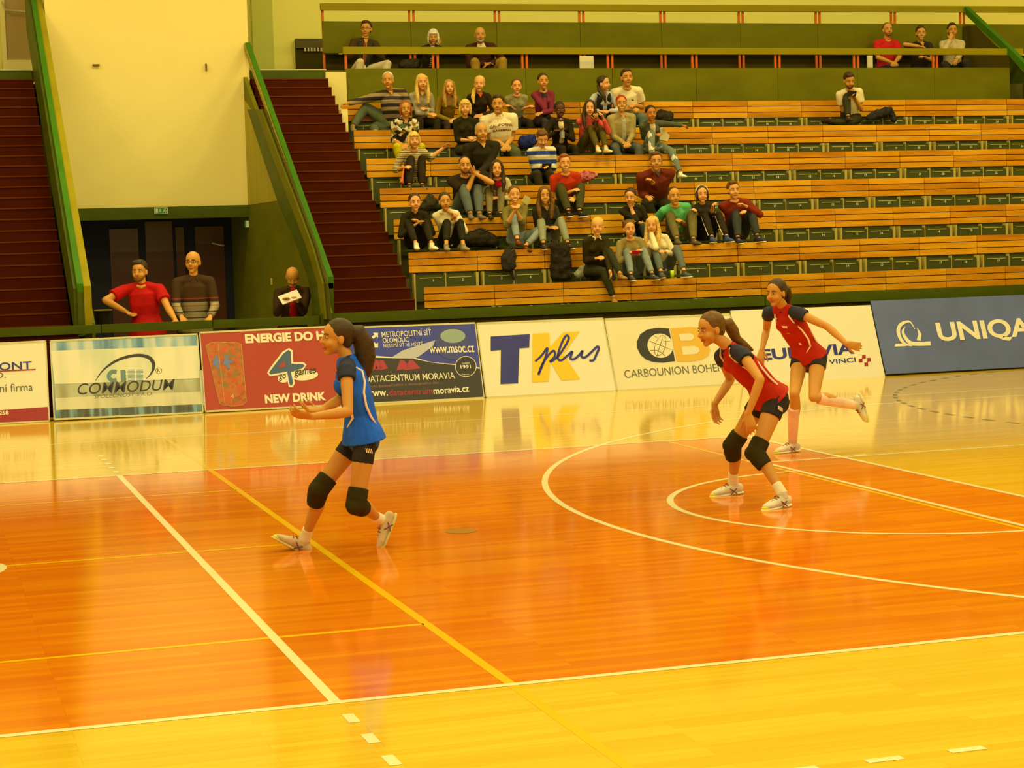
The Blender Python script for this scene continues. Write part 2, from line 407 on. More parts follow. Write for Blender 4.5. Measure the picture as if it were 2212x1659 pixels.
# gallery above the seating
t = thing('gallery_balustrade', 'long olive green gallery balustrade directly above the top row', 'balustrade', (5, 21.4, 4.1))
for k in range(8):
    xa = 4.93+1.475*k; MB().box((xa, 21.38, 3.60), (xa+1.468, 21.42, 4.685)).build('panel', m_olive, t)
MB().box((4.90, 21.36, 4.905), (16.98, 21.44, 5.015)).build('rail', m_olive2, t)
MB().box((4.93, 21.40, 4.6), (4.965, 21.44, 4.905)).build('post', m_orp, t)
for X in (6.39, 7.87, 9.33, 10.81, 12.31, 13.77, 15.28):
    for dx in (-.055, .02): MB().box((X+dx, 21.40, 4.6), (X+dx+.035, 21.43, 4.905)).build('post', m_orp, t)
t = thing('gallery_balustrade', 'upper olive green balustrade behind the gallery spectators', 'balustrade', (5, 22.7, 4.5))
for k in range(9):
    xa = 4.87+1.472*k; MB().box((xa, 22.68, 5.05), (min(xa+1.466, 18), 22.72, 5.56+.003*k)).build('panel', m_olive, t)
MB().prism([(4.85,22.66,5.735),(18,22.66,5.80),(18,22.66,5.91),(4.85,22.66,5.845)], (0,.08,0)).build('rail', m_olive2, t)
for X in (4.89, 6.37, 7.84, 9.33, 10.8, 12.26, 13.73, 15.21, 16.6):
    for dx in ((-.02,) if X < 5 else (-.055, .02)): MB().box((X+dx, 22.72, 4.45), (X+dx+.035, 22.75, 5.8)).build('post', m_orp, t)
w = MB(); w.box((4.93, 22.9, 4.3), (18, 22.95, 5.05)); struct(w, 'wall_gallery', m_dark)
w = MB(); w.box((5.0, 22.05, 4.44), (17, 22.5, 4.60)); tag(w.build('gallery_bench', m_dark, origin=(5,22.05,4.42)), 'dark continuous bench along the gallery', 'bench')
tag(MB().box((8.985, 21.9, 4.43), (9.225, 21.93, 4.93)).build('white_board', M('white_board', (246,218,120)), origin=(9.0,21.9,4.43)), 'small white square board standing on the gallery behind the orange posts', 'board')
tag(MB().box((14.17, 21.75, 4.43), (14.27, 21.78, 4.93)).build('white_board', MATS['white_board'], origin=(14.2,21.75,4.43)), 'narrow white board left of the gallery man in red', 'board')
t = thing('stair_parapet', 'green sloping handrail at the far right end of the gallery', 'handrail', (17.1, 21.4, 4))
A_, B_, C_ = at(2083,14,22.60), at(2180,104,21.30), at(2250,176,20.6)
dz_ = Vector((0,0,-.13))
MB().prism([A_, B_, B_+dz_, A_+dz_], (.09,0,0)).build('rail', m_gtop, t); MB().prism([B_, C_, C_+dz_, B_+dz_], (.09,0,0)).build('rail', m_gtop, t)
MB().prism([atX(x, y, 17.02) for x, y in ((2181,122),(2179,215),(2225,275),(2225,172))], (.05,0,0)).build('side_panel', m_green, t)
MB().prism([at(x, y, 22.62) for x, y in ((2082,57),(2108,55),(2150,98),(2180,120),(2180,150),(2082,150))], (0,.03,0)).build('side_panel', m_dark, t)  # stair side, its shade put in as a dark triangular sheet
w = MB(); w.prism([(17.2,20,3.0),(17.2,24,3.0),(17.2,24,5.0),(17.2,20,3.9)], (.5,0,0)); struct(w, 'wall_flank_right', m_cream)

# ------------------------------------------------------------------ openings on the landing and the entrance doors
t = thing('door_1', 'white framed glass door at the top left landing', 'door', (-.6, 24.4, 4.66)); t['kind'] = 'structure'
dx = [at(x, 90, 24.42).x for x in (-60, 3, 13, 70, 74)]
MB().box((dx[1], 24.38, 4.72), (dx[2], 24.46, 6.9)).box((dx[1], 24.381, 4.72), (dx[4], 24.461, at(40,130,24.42).z)).build('door_frame', M('white_door_frame', (250,220,96)), t)
MB().box((dx[2], 24.42, at(40,130,24.42).z), (dx[4], 24.45, 6.9)).build('glass', M('dull_door_glass', (186,148,56), .3), t)
MB().box((dx[0], 24.37, 4.66), (dx[4], 24.47, 4.72)).build('threshold', M('brown_threshold', (170,120,20)), t)
MB().tube([at(5,5,24.3), at(12,22,24.3), at(70,27,24.3)], .018).build('pull_bar', m_alu, t)
t = thing('serving_hatch', 'dark serving hatch in the cream wall left of the gallery', 'hatch', (5, 24.45, 4.7)); t['kind'] = 'structure'
MB().box((4.76, 24.40, 4.68), (5.5, 24.46, 5.46)).build('opening', m_dark, t)
MB().box((4.76, 24.36, 5.30), (5.5, 24.40, 5.46)).build('header', M('hatch_header', (96,78,6)), t)
for i in range(6):
    p = at(660.5+i*7, 106, 24.3)
    b = MB().tube([(p.x,24.36,p.z-.03),(p.x,24.36,p.z+.012),(p.x,24.36,p.z+.03)], [.02,.017,.009], 10, 'flat')
    tag(b.build('bottle', M('pale_bottle', (214,180,90)), origin=(p.x,24.36,p.z-.03)), 'small pale bottle in the row inside the dark hatch', 'bottle', 'small pale bottles in the hatch')
t = thing('entrance_doors', 'dark blue framed glass entrance doors under the white wall', 'door', (.3, 22.9, 0)); t['kind'] = 'structure'
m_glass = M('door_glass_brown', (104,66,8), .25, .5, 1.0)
MB().box((.27, 22.88, 0), (3.31, 23.0, 2.62)).build('door_frame', m_navy, t)
for x0,x1,y0 in ((235,297,495),(312,371,479),(378,396,491),(420,482,490)):
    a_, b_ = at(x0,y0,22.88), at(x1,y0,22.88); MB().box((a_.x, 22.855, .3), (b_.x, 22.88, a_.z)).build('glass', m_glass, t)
    MB().box((a_.x, 22.85, .3), (b_.x, 22.855, at(x0, 545 if x0<400 else 530, 22.88).z)).build('reflected_door', M('red_brown_reflection', (92,40,4), .3, .5), t)  # reflection painted as a red-brown sheet on the pane
MB().tube([at(459,525,22.8), at(483,530,22.8)], .015).build('push_bar', m_alu, t)
# exit signs
def exit_sign(x, y, Y, wpx, hpx, label):
    c = at(x, y, Y); s = (at(x+wpx/2, y, Y)-at(x-wpx/2, y, Y)).x; h = (at(x,y-hpx/2,Y)-at(x,y+hpx/2,Y)).z
    t = thing('exit_sign', label, 'sign', (c.x, Y, c.z))
    MB().box((c.x-s/2, Y, c.z-h/2), (c.x+s/2, Y+.02, c.z+h/2)).build('border', M('sign_white', (214,206,120)), t)
    MB().box((c.x-s/2+.01, Y-.004, c.z-h/2+.01), (c.x+s/2-.01, Y, c.z+h/2-.01)).build('green_field', M('sign_green', (66,120,30)), t)
    g = MB(); X = lambda u: c.x-s/2+s*u; Z = lambda v: c.z-h/2+h*v
    yy = Y-.005
    g.box((X(.1), yy-.002, Z(.18)), (X(.26), yy, Z(.82)))
    g.prism([(X(.40),yy,Z(.8)),(X(.44),yy,Z(.8)),(X(.44),yy,Z(.2)),(X(.40),yy,Z(.2))], (0,-.002,0))
    g.prism([(X(.33),yy,Z(.45)),(X(.42),yy,Z(.15)),(X(.51),yy,Z(.45))], (0,-.002,0))
    g.ball((X(.80), yy, Z(.78)), (.008, .002, .010))
    for p_, q_ in (((.78,.65),(.72,.45)),((.72,.45),(.84,.33)),((.84,.33),(.80,.15)),((.72,.45),(.62,.18)),((.77,.62),(.66,.60)),((.78,.62),(.88,.50))):
        g.tube([(X(p_[0]),yy,Z(p_[1])),(X(q_[0]),yy,Z(q_[1]))], .005, 6)
    g.build('pictogram', M('sign_white', (214,206,120)), t)
exit_sign(348, 455, 21.14, 29, 14, 'green exit sign with arrow and running figure above the doors')
p = atX(531, 484, 3.255)
t = thing('exit_sign', 'small exit sign edge-on at the right end of the doors', 'sign', tuple(p))
MB().box((p.x, p.y-.02, p.z-.05), (3.30, p.y+.02, p.z+.05)).build('border', MATS['sign_white'], t); MB().box((p.x-.02, p.y-.02, p.z-.05), (p.x, p.y+.02, p.z+.05)).build('green_field', MATS['sign_green'], t)
for x, y, dx, dz, lb in ((208,140,.05,.01,'left'),(446,145,.01,.05,'right')):
    p = at(x, y, 21.15); tag(MB().box((p.x-dx,21.15,p.z-dz),(p.x+dx,21.2,p.z+dz)).build('wall_bracket', M('dark_bracket',(120,84,10)), origin=(p.x,21.2,p.z)), 'small dark bracket on the %s half of the white wall' % lb, 'bracket')
p = at(587,608,21); pp = atX(587,608,3.30)
tag(MB().box((3.29,pp.y-.04,pp.z-.05),(3.31,pp.y+.04,pp.z+.05)).build('wall_switch', M('switch_plate',(206,170,60)), origin=tuple(pp)), 'small pale switch on the green wall beside the man in dark jacket', 'switch')

# ------------------------------------------------------------------ advertising boards
BY0, BZ0, BY1, BZ1 = 14.80, .02, 15.12, .95
bn = Vector((0, BZ1-BZ0, -(BY1-BY0))).normalized(); bnrm = Vector((0, -(BZ1-BZ0), (BY1-BY0))).normalized()
def onb(x, y, lift=0):
    d = ray(x, y); o_ = Vector((0, BY0, BZ0)); n = bnrm
    t_ = (o_-CAM).dot(n)/d.dot(n); return CAM+d*t_+n*lift
def lean(x): return .043+.0000865*x
def poly(t, name, mat, pts, lift=.003):
    return MB().prism([onb(x, y, lift) for x, y in pts], bnrm*.0015).build(name, mat, t)
def word(t, s, bold, shear, x0, y0, x1, y1, h, mat, lift=.004, name='lettering'):
    vs, fs = WORDS[(s, bold, shear)]
    ax = min(v[0] for v in vs); bx = max(v[0] for v in vs); ay = min(v[1] for v in vs); by = max(v[1] for v in vs)
    A = onb(x0, y0, lift); B = onb(x1, y1, lift); C = onb(x0-lean(x0)*h, y0-h, lift)
    mb = MB(); mb.add([A+(B-A)*((x-ax)/(bx-ax))+(C-A)*((y-ay)/(by-ay)) for x, y in vs], fs)
    return mb.build(name, mat, t)
def ell(cx, cy, a, b, n=32, t0=0, t1=360, rot=0):
    r = math.radians(rot)
    return [(cx+a*math.cos(math.radians(t0+(t1-t0)*i/n))*math.cos(r)-b*math.sin(math.radians(t0+(t1-t0)*i/n))*math.sin(r),
             cy+a*math.cos(math.radians(t0+(t1-t0)*i/n))*math.sin(r)+b*math.sin(math.radians(t0+(t1-t0)*i/n))*math.cos(r)) for i in range(n if t1-t0 == 360 else n+1)]
def ribbon(t, name, mat, pts, wd_, lift=.004, closed=False):
    mb = MB(); P = pts+([pts[0]] if closed else [])
    if len(P) > 4 and not closed:
        Q = []; W2 = []; wl0 = wd_ if isinstance(wd_, list) else [wd_]*len(P)
        for i in range(len(P)-1):
            p0, p1, p2, p3 = P[max(i-1,0)], P[i], P[i+1], P[min(i+2,len(P)-1)]
            for k in range(5):
                u = k/5; f4 = [.5*(2*p1[c]+(p2[c]-p0[c])*u+(2*p0[c]-5*p1[c]+4*p2[c]-p3[c])*u*u+(3*p1[c]-p0[c]-3*p2[c]+p3[c])*u**3) for c in (0,1)]
                Q.append(tuple(f4)); W2.append(wl0[i]+(wl0[i+1]-wl0[i])*u)
        Q.append(P[-1]); W2.append(wl0[-1]); P = Q; wd_ = W2
    wl = wd_ if isinstance(wd_, list) else [wd_]*len(P)
    L_, R_ = [], []
    for i, (x, y) in enumerate(P):
        a = P[max(i-1, 0)]; b = P[min(i+1, len(P)-1)]; dx, dy = b[0]-a[0], b[1]-a[1]; l = math.hypot(dx, dy) or 1
        L_.append(onb(x-dy/l*wl[i]/2, y+dx/l*wl[i]/2, lift)); R_.append(onb(x+dy/l*wl[i]/2, y-dx/l*wl[i]/2, lift))
    n = len(P); mb.add(L_+R_, [(i, i+1, n+i+1, n+i) for i in range(n-1)]); return mb.build(name, mat, t)
BF = 1.30
def MP(name, c, rough=.35, spec=.4, **k): return M(name, c, rough, spec, BF, **k)
def stripwise(c1, c2, c3, scale):
    def f(nt, b, c, k):
        n = node(nt, 'ShaderNodeTexNoise'); nt.links.new(coords(nt, (scale, .3, .5)), n.inputs['Vector']); n.inputs['Scale'].default_value = 2.2
        nt.links.new(ramp(nt, n.outputs['Fac'], [(.35, alb(c1, k)), (.5, alb(c2, k)), (.62, alb(c3, k))]), b.inputs['Base Color'])
    return f
m_bw = MP('board_white', (248,226,138))
m_bw2 = MP('board_cream', (246,220,126))
def board(corners, label, mat, frame=True):
    bl, br, tl, tr = corners
    A, B, C, D = onb(*bl), onb(*br), onb(*tl), onb(*tr)
    c0 = (A+B)/2; t = thing('advertising_board', label, 'advertising board', (c0.x, c0.y, 0), 'advertising boards along the court')
    MB().prism([A, B, D, C], -bnrm*.02).build('panel', mat, t)
    if frame:
        f = MB(); up = (C-A).normalized(); rt = (B-A).normalized(); w_ = .022
        f.prism([A, B, B+up*w_, A+up*w_], bnrm*.004); f.prism([C, D, D-up*w_, C-up*w_], bnrm*.004)
        f.prism([A, A+rt*w_*.6, C+rt*w_*.6, C], bnrm*.004); f.prism([B, B-rt*w_*.6, D-rt*w_*.6, D], bnrm*.004)
        f.build('frame', m_alu, t)
    # rear strut down to the floor
    s_ = MB(); r_ = (C+D)/2-bnrm*.02
    s_.tube([r_, (r_.x, r_.y+.12, .02)], .012, 8); s_.build('prop', m_black, t)
    return t
navy = MP('print_navy', (36,36,92)); grey = MP('print_grey', (96,94,52)); red = MP('print_red', (166,14,4))
blk = MP('print_black', (44,36,16)); gold = MP('print_gold', (240,178,30)); yel = MP('print_yellow', (255,196,4))
dred = MP('print_dark_red', (150,20,24)); prp = MP('print_purple_blue', (50,56,116))
# 0 - MONT
t = board(((-260,930),(108,911),(-260,753),(100,735)), 'white advertising board with dark red band at the left edge', m_bw)
word(t,'MONT',.012,0,-26,802,69,797,17,navy); poly(t,'underline',red,[(-60,806),(77,799.5),(77,797),(-60,803.5)])
word(t,'O.',0,0,-12,817,13,816,12,grey); word(t,'ní firma',0,0,0,847,71,844,17,grey)
poly(t,'colour_band',red,[(-258,905),(103,879),(105,908),(-258,925)][::1]); word(t,'258',.03,0,-2,897,19,896,9,m_bw,.006)
# 1 - COMMODUM
t = board(((116,908),(440,893),(107,735),(427,720)), 'pale blue and cream board with arc logo, second from left', 
          MP('print_blue_haze', (150,180,130), pat=stripwise((92,128,118),(150,178,136),(214,208,140),3)))
poly(t,'colour_band',MP('print_pale_cream', (238,220,132),pat=stripwise((216,210,130),(236,220,134),(246,226,138),2)),[(118,830),(431,819),(427,747),(110,758)],.002)
poly(t,'colour_band',MP('print_taupe', (170,160,84),pat=stripwise((150,140,70),(172,160,84),(196,186,110),2)),[(119,860),(433,846),(431,817),(117,831)],.002)
poly(t,'colour_band',MP('print_pale_taupe', (222,200,116),pat=stripwise((196,182,104),(222,204,120),(232,212,124),2)),[(121,886),(436,873),(433,846),(119,860)],.002)
poly(t,'colour_band',MP('print_slate', (84,82,44),pat=stripwise((70,64,30),(88,92,56),(128,158,120),5)),[(122,904),(437,890),(436,873),(121,886)],.002)
word(t,'COMMODUM',.004,.25,168,853,379,842,24,blk); word(t,'SPOLEČNOST S R.O.',0,.2,203,861,330,854,11,grey)
teal = MP('print_teal', (104,132,92))
ribbon(t,'logo',blk,[(206,823),(220,803),(240,786),(262,775),(285,769),(305,768),(322,773),(331,784),(331,797),(325,809),(315,819)],[1,3,5,6,6.5,7,8,8,6,3,1])
ribbon(t,'logo',teal,[(252,804),(243,803),(236,809),(236,817),(243,822),(252,821)],9)
poly(t,'logo',teal,[(261,825),(273,824.5),(271,799),(260,800)])
for i in range(9):
    y = 799+i*2.8
    for a_,b_ in ((276,291),(294,309)): poly(t,'logo',teal,[(a_,y+1.5),(b_,y+.8),(b_,y-.4),(a_,y+.3)])
ribbon(t,'logo',blk,ell(343,801,6.5,6.5,20),1,closed=True); word(t,'R',0,0,340,804.5,346,804,7.5,blk)
# 2 - 4 go games
m_redb = MP('print_brick_red', (184,52,10))
t = board(((443,891),(748,876),(430,717),(728,703)), 'brick red board with two drink cans and a big blue 4', m_redb)
word(t,'ENERGIE DO HRY',.05,0,530,742,735,733,20,m_bw); word(t,'NEW DRINK',.05,0,573,872,705,865,19,m_bw)
o4 = [(624,752),(632,757),(633,783),(656,783),(662,788),(655,799),(632,808),(637,828),(632,837),(624,836),(617,808),(583,813),(577,806),(583,795),(610,760)]
i4 = [(623,756),(628,760),(629,786),(654,787),(658,790),(652,796),(628,804),(633,827),(630,833),(626,832),(620,803),(584,809),(581,805),(586,798),(612,764)]
poly(t,'logo',m_bw,o4,.003); poly(t,'logo',MP('print_steel_blue', (70,92,88)),i4,.005); poly(t,'logo',m_redb,[(600,795),(616,793),(614,778)],.007)
poly(t,'logo',m_bw,ell(612,818,12,9),.0032); poly(t,'logo',m_bw,ell(658,811,29,11,rot=-5),.0032)
word(t,'go',.01,.2,603,823,618,822,14,blk,.006); word(t,'games',.01,.2,636,817,684,811,16,blk,.006)
can = MP('print_can_orange', (204,96,10),pat=blotchy([(0,(206,84,8)),(.4,(196,104,16)),(.7,(170,84,10)),(.85,(150,110,30))],26))
rim = MP('print_can_rim', (212,170,40))
for dx, pts in ((0,[(445,746),(458,740),(488,739),(494,742),(494,875),(484,876),(475,872)]),(1,[(471,745),(482,740),(510,740),(521,744),(532,868),(524,875),(500,878),(486,874)])):
    poly(t,'drink_can',can,pts,.003+dx*.002); ribbon(t,'drink_can_rim',rim,pts,1.6,.004+dx*.0022,True)
for ox,oy in ((458,766),(481,766)):
    poly(t,'drink_can_logo',MP('print_light_blue', (110,124,130)),[(ox+8,oy),(ox+12,oy+2),(ox+12,oy+13),(ox+22,oy+12),(ox+20,oy+18),(ox+13,oy+21),(ox+15,oy+30),(ox+10,oy+31),(ox+7,oy+22),(ox,oy+23),(ox+2,oy+15)],.007 if ox>470 else .0045)
word(t,'4' if ('4',.02,0) in WORDS else 'R',.02,0,498,861,506,860,9,rim,.007)
# 3 - datacentrum
t = board(((749,876),(1047,861),(732,707),(1027,696)), 'purple and black torn-paper board behind the running blue player', prp)
poly(t,'torn_paper',blk,[(751,872),(1044,858),(1036,797),(1000,790),(975,788),(930,783),(893,775),(860,774),(820,773),(742,772)],.002)
ribbon(t,'torn_edge',m_bw,[(744,772),(800,771),(850,774),(893,776),(930,784),(975,789),(1000,790),(1036,796)],[4,6,4,7,4,6,5,4],.003)
poly(t,'light_beam',MP('print_pale_violet', (196,186,140)),[(846,772),(870,757),(940,735),(935,748),(905,770),(893,775)],.0025)
for a_ in (0,9,20,64,84): poly(t,'red_ray',MP('print_magenta', (176,40,40)),[(800+a_,778),(808+a_,778),(816+a_*1.1,796),(805+a_*.8,800)],.0025)
gl = poly(t,'globe',MP('print_globe_blue', (58,62,96)),ell(977,742,37,35,40),.003)
poly(t,'globe_shine',MP('print_globe_light', (150,164,110)),ell(978,726,27,15,30),.0038)
word(t,'METROPOLITNÍ SÍŤ',.004,0,825,729,932,724,16,m_bw); word(t,'OLOMOUC',.012,0,827,741,883,739,11,m_bw)
word(t,'NEJLEPŠÍ SÍŤ VE MĚSTĚ',0,0,829,753,914,749,12,m_bw); word(t,'www.msoc.cz',.015,0,928,764,1025,761,14,m_bw,.006)
for sx,sy in ((-1,-1),(1,-1),(-1,1),(1,1)):
    cx, cy = 799.5, 735
    poly(t,'logo',m_bw,[(cx+sx*17,cy+sy*16),(cx+sx*17,cy+sy*5),(cx+sx*13,cy+sy*8),(cx+sx*7,cy+sy*3),(cx+sx*3,cy+sy*7),(cx+sx*9,cy+sy*12),(cx+sx*6,cy+sy*16)])
poly(t,'logo',m_bw,[(799.5,727),(807,735),(799.5,743),(792,735)],.0045)
word(t,'DATACENTRUM MORAVIA',.003,0,789,826,983,818,14,m_bw); word(t,'záruka bezpečného a dostupného dat ...',0,0,789,840,957,830,8,MP('print_dull_rose', (160,96,60)))
word(t,'www.',.015,0,791,857,838,855,11,m_bw); word(t,'datacentrum',.015,0,841,855,935,851,14,red); word(t,'moravia.cz',.015,0,937,852,1014,846,14,m_bw)
ribbon(t,'seal',m_bw,ell(1006,792,22.5,22,32),1.3,.006,True); poly(t,'seal',blk,ell(1006,792,21.5,21,32),.0055); ribbon(t,'seal',m_bw,ell(1006,792,16,15.5,28),.9,.0065,True)
word(t,'1991',.02,0,995,797,1017,796,8,m_bw,.0095); word(t,'Zalozeno',0,0,997,787,1014,786,4,m_bw,.0095); word(t,'Olomouc',0,0,997,811,1014,810,3.5,m_bw,.0095)
# 4 - TK plus
t = board(((1050,861),(1333,846),(1029,697),(1303,686)), 'white board with a dark blue T and a yellow K', m_bw)
poly(t,'letter_t',navy,[(1060,727),(1144,722),(1143,751),(1121.5,752.5),(1119,828),(1081,830),(1082,756),(1060,758)])
poly(t,'letter_k',yel,[(1151,721),(1186,719),(1188,749),(1216,718),(1252,716),(1218,765),(1253,819),(1213,822),(1189,782),(1185,824),(1149,826)])
ribbon(t,'lettering',navy,[(1156,781),(1170,768),(1182,752),(1178,772),(1163,810),(1170,790),(1184,768),(1196,758),(1198,770),(1188,781),(1196,778),(1210,764),(1226,738),(1228,728),(1222,726),(1213,742),(1205,766),(1206,777),(1214,778),(1228,766),(1236,760),(1232,774),(1240,776),(1252,766),(1258,758),(1256,770),(1264,772),(1278,760),(1290,749),(1293,754),(1288,766),(1282,778),(1273,779)],5,.006)
# 5 - Carbounion
t = board(((1333,846),(1605,831),(1305,688),(1577,677)), 'cream board with a black C globe and gold B', m_bw2)
poly(t,'letter_c',blk,[(1445,710),(1420,708.5),(1398,712),(1383,722),(1375.5,738),(1376.5,752),(1384,767),(1396,777),(1412,782.5),(1432,783.5),(1458,780)])
poly(t,'globe',m_bw2,ell(1426,747,28,26,32,rot=20),.005); ribbon(t,'globe',blk,ell(1426,747,25.5,24,32,rot=20),1.2,.006,True)
ribbon(t,'globe',blk,[(1433,724),(1425,748),(1418,771)],1.1,.0065); ribbon(t,'globe',blk,[(1402,737),(1425,746),(1450,756)],1.1,.0065)
ribbon(t,'globe',blk,ell(1426,747,11,23,24,rot=17),1.1,.0065,True); ribbon(t,'globe',blk,[(1414,726),(1424,734),(1436,738),(1448,738)],1.1,.0065); ribbon(t,'globe',blk,[(1404,757),(1418,757),(1430,763),(1437,770)],1.1,.0065)
poly(t,'letter_b',gold,[(1448,710),(1490,706.5),(1512,708),(1522,716),(1524,728),(1518,738),(1530,744),(1534,756),(1530,768),(1516,777),(1490,781),(1462,781)])
poly(t,'letter_b',m_bw2,[(1466,722),(1490,720),(1498,724),(1499,731),(1492,736),(1470,737)],.006); poly(t,'letter_b',m_bw2,[(1472,749),(1500,747.5),(1509,752),(1511,759),(1504,765),(1475,767)],.006)
word(t,'CARBOUNION BOHEMIA',-.004,0,1350,817,1585,800,17,grey)
# 6 - Eurovia
t = board(((1607,831),(1912,813),(1578,671),(1880,659)), 'white board with navy letters behind the red players', m_bw, False)
word(t,'EUROVIA',.03,0,1646,779,1846,764,24,navy); word(t,'VINCI',.01,0,1791,787,1849,782,10,navy)
for x,y in ((1866,771),(1859,779),(1877,777),(1871,787)): poly(t,'logo',red,[(x-4,y-3.5),(x+3.5,y-4),(x+4,y+3.5),(x-3.5,y+4)])
for a_,b_ in (((1859,779),(1866,771)),((1871,787),(1877,777))): ribbon(t,'logo',red,[a_,b_],2)
# 7 - Uniqa
t = board(((1914,808),(2420,782),(1881,650),(2380,630)), 'large blue-grey board at the right edge', MP('print_dull_blue', (98,106,112),pat=mottled((1.2,1.2,1.2),.12)), False)
word(t,'UNIQA',.03,0,2030,745,2234,733,48,m_bw)
ribbon(t,'logo',m_bw,[(1976,711),(1966,696),(1955,696),(1944,703),(1940,716),(1945,732),(1955,743),(1970,747)],[1,3,6,8,8,7,5,3])
ribbon(t,'logo',m_bw,[(1955,706),(1950,716),(1955,729),(1967,741),(1985,743),(2010,742)],[1,5,7,8,9,9]); ribbon(t,'logo',m_bw,[(1981,709),(1987,722),(1984,736)],[1,7,9])
poly(t,'logo',m_bw,[(1932,749),(1934,743),(1950,742),(1958,748)])

# ------------------------------------------------------------------ benches (two tip-up seats each)
PROTO = {}
def proto(key, mb, mat):
    o = mb.build(key, mat, origin=(0, 0, 0)); PROTO[key] = o; return o
def inst(key, name, parent, loc=(0, 0, 0), rot=None):
    o = PROTO[key].copy(); o.name = name; scene.collection.objects.link(o); o.parent = parent; o.location = loc
    if rot: o.rotation_euler = rot
    if '_org' in o: del o['_org']
    return o
UW = .965
def slat_mb():
    mb = MB(); x0, x1, h = .004, UW-.004, .082
    pr = [(x0,0,0),(x0,0,-h/2+.008),(x0+.006,0,-h/2),(x1-.006,0,-h/2),(x1,0,-h/2+.008),(x1,0,0),(x1,0,h/2-.008),(x1-.006,0,h/2),(x0+.006,0,h/2),(x0,0,h/2-.008)]
    return mb.prism(pr, (0, .022, 0))
proto('slat', slat_mb(), m_slat)
proto('seat_up', MB().prism([(0,-.075,-.315),(.40,-.075,-.315),(.415,-.075,-.33),(.415,-.075,-.64),(.40,-.075,-.66),(0,-.075,-.66),(-.0,-.075,-.64)], (0,.028,0)), m_seat)
proto('seat_down', MB().prism([(0,-.05,-.425),(.415,-.05,-.425),(.415,-.38,-.415),(.40,-.40,-.414),(.015,-.40,-.414),(0,-.38,-.415)], (0,0,-.028)), m_seat)
proto('strip', MB().box((.05,-.081,-.352), (.36,-.075,-.342)), m_strip)
proto('back_board', MB().box((.02,.024,-.50), (UW-.02,.036,-.0)), m_seat)
proto('bracket_left', MB().box((.045,-.085,-.82), (.068,.03,-.285)), m_brk)
proto('bracket_right', MB().box((UW-.05,-.085,-.82), (UW-.012,.03,-.285)), m_brk)
proto('bracket_mid', MB().box((UW/2+.002,-.08,-.82), (UW/2+.014,.0,-.285)), m_brk)
def num_proto(n):
    key = 'num%d' % n
    if key in PROTO: return key
    vs, fs = WORDS[(str(n), .02, 0)]
    ax = min(v[0] for v in vs); bx = max(v[0] for v in vs); ay = min(v[1] for v in vs); by = max(v[1] for v in vs)
    k = .036/(by-ay); mb = MB(); mb.add([((x-(ax+bx)/2)*k, 0, (y-by)*k) for x, y in vs], fs)
    proto(key, mb, m_num); return key
ORD = ['first','second','third','fourth','fifth','sixth','seventh','eighth','ninth','tenth','eleventh','twelfth','thirteenth','fourteenth']
ROWN = ['bottom row','second row','third row','fourth row','fifth row','sixth row','top row']
def bench(r, k, down):
    x = XE+UW*k; t = thing('stadium_bench', 'slatted two-seat bench, %s from the stairs in the %s' % (ORD[k], ROWN[r]), 'bench', (x, YB(r), ZT(r)), 'slatted benches in the '+ROWN[r])
    for i in range(3): inst('slat', 'slat', t, (0, -.004*i, -.041-.094*i))
    inst('back_board', 'back_board', t)
    for i in (0, 1):
        sx = .075+.435*i-(.02 if i else 0)
        if (2*k+i) in down: inst('seat_down', 'seat', t, (sx, 0, 0))
        else:
            s = inst('seat_up', 'seat', t, (sx, 0, 0)); inst('strip', 'edge_strip', s)
            inst(num_proto(2*k+i+1), 'seat_number', s, (.24, -.0765, -.362))
    for n in ('bracket_left', 'bracket_right', 'bracket_mid'): inst(n, 'bracket', t)
NU = [10, 10, 11, 11, 12, 12, 13]
OCC = {r: set() for r in range(7)}

# ------------------------------------------------------------------ people
UP = Vector((0, 0, 1))
def ik(A, T, l1, l2, hint):
    d = T-A; D = max(d.length, 1e-4)
    if D > (l1+l2)*.995: T = A+d*((l1+l2)*.995/D); D = (l1+l2)*.995; d = T-A
    if D < abs(l1-l2)+.02: D = abs(l1-l2)+.02
    n = d.normalized(); a = (l1*l1-l2*l2+D*D)/(2*D); h = math.sqrt(max(l1*l1-a*a, 0))
    v = hint-A; v = v-n*v.dot(n)
    if v.length < 1e-4: v = n.orthogonal()
    return A+n*a+v.normalized()*h, T
def hdir(yaw, pitch):           # yaw 0 = towards the court (-Y), positive = towards the right of the photo
    y, p = math.radians(yaw), math.radians(pitch)
    return Vector((math.sin(y)*math.cos(p), -math.cos(y)*math.cos(p), math.sin(p)))
HAIRC = dict(black=(44,30,4), dark=(62,40,6), brown=(104,64,8), auburn=(150,76,10), blonde=(214,164,50), dblonde=(170,120,30), grey=(170,150,90), white=(214,194,120))
SKINC = dict(fair=(226,150,56), mid=(206,136,38), tan=(186,108,24), dark=(88,46,8))
def mat_c(c, tagn='cloth'):
    if not isinstance(c, tuple): return c
    return M('%s_%02x%02x%02x' % ((tagn,)+c), c, .8, .15, pat=cloth)
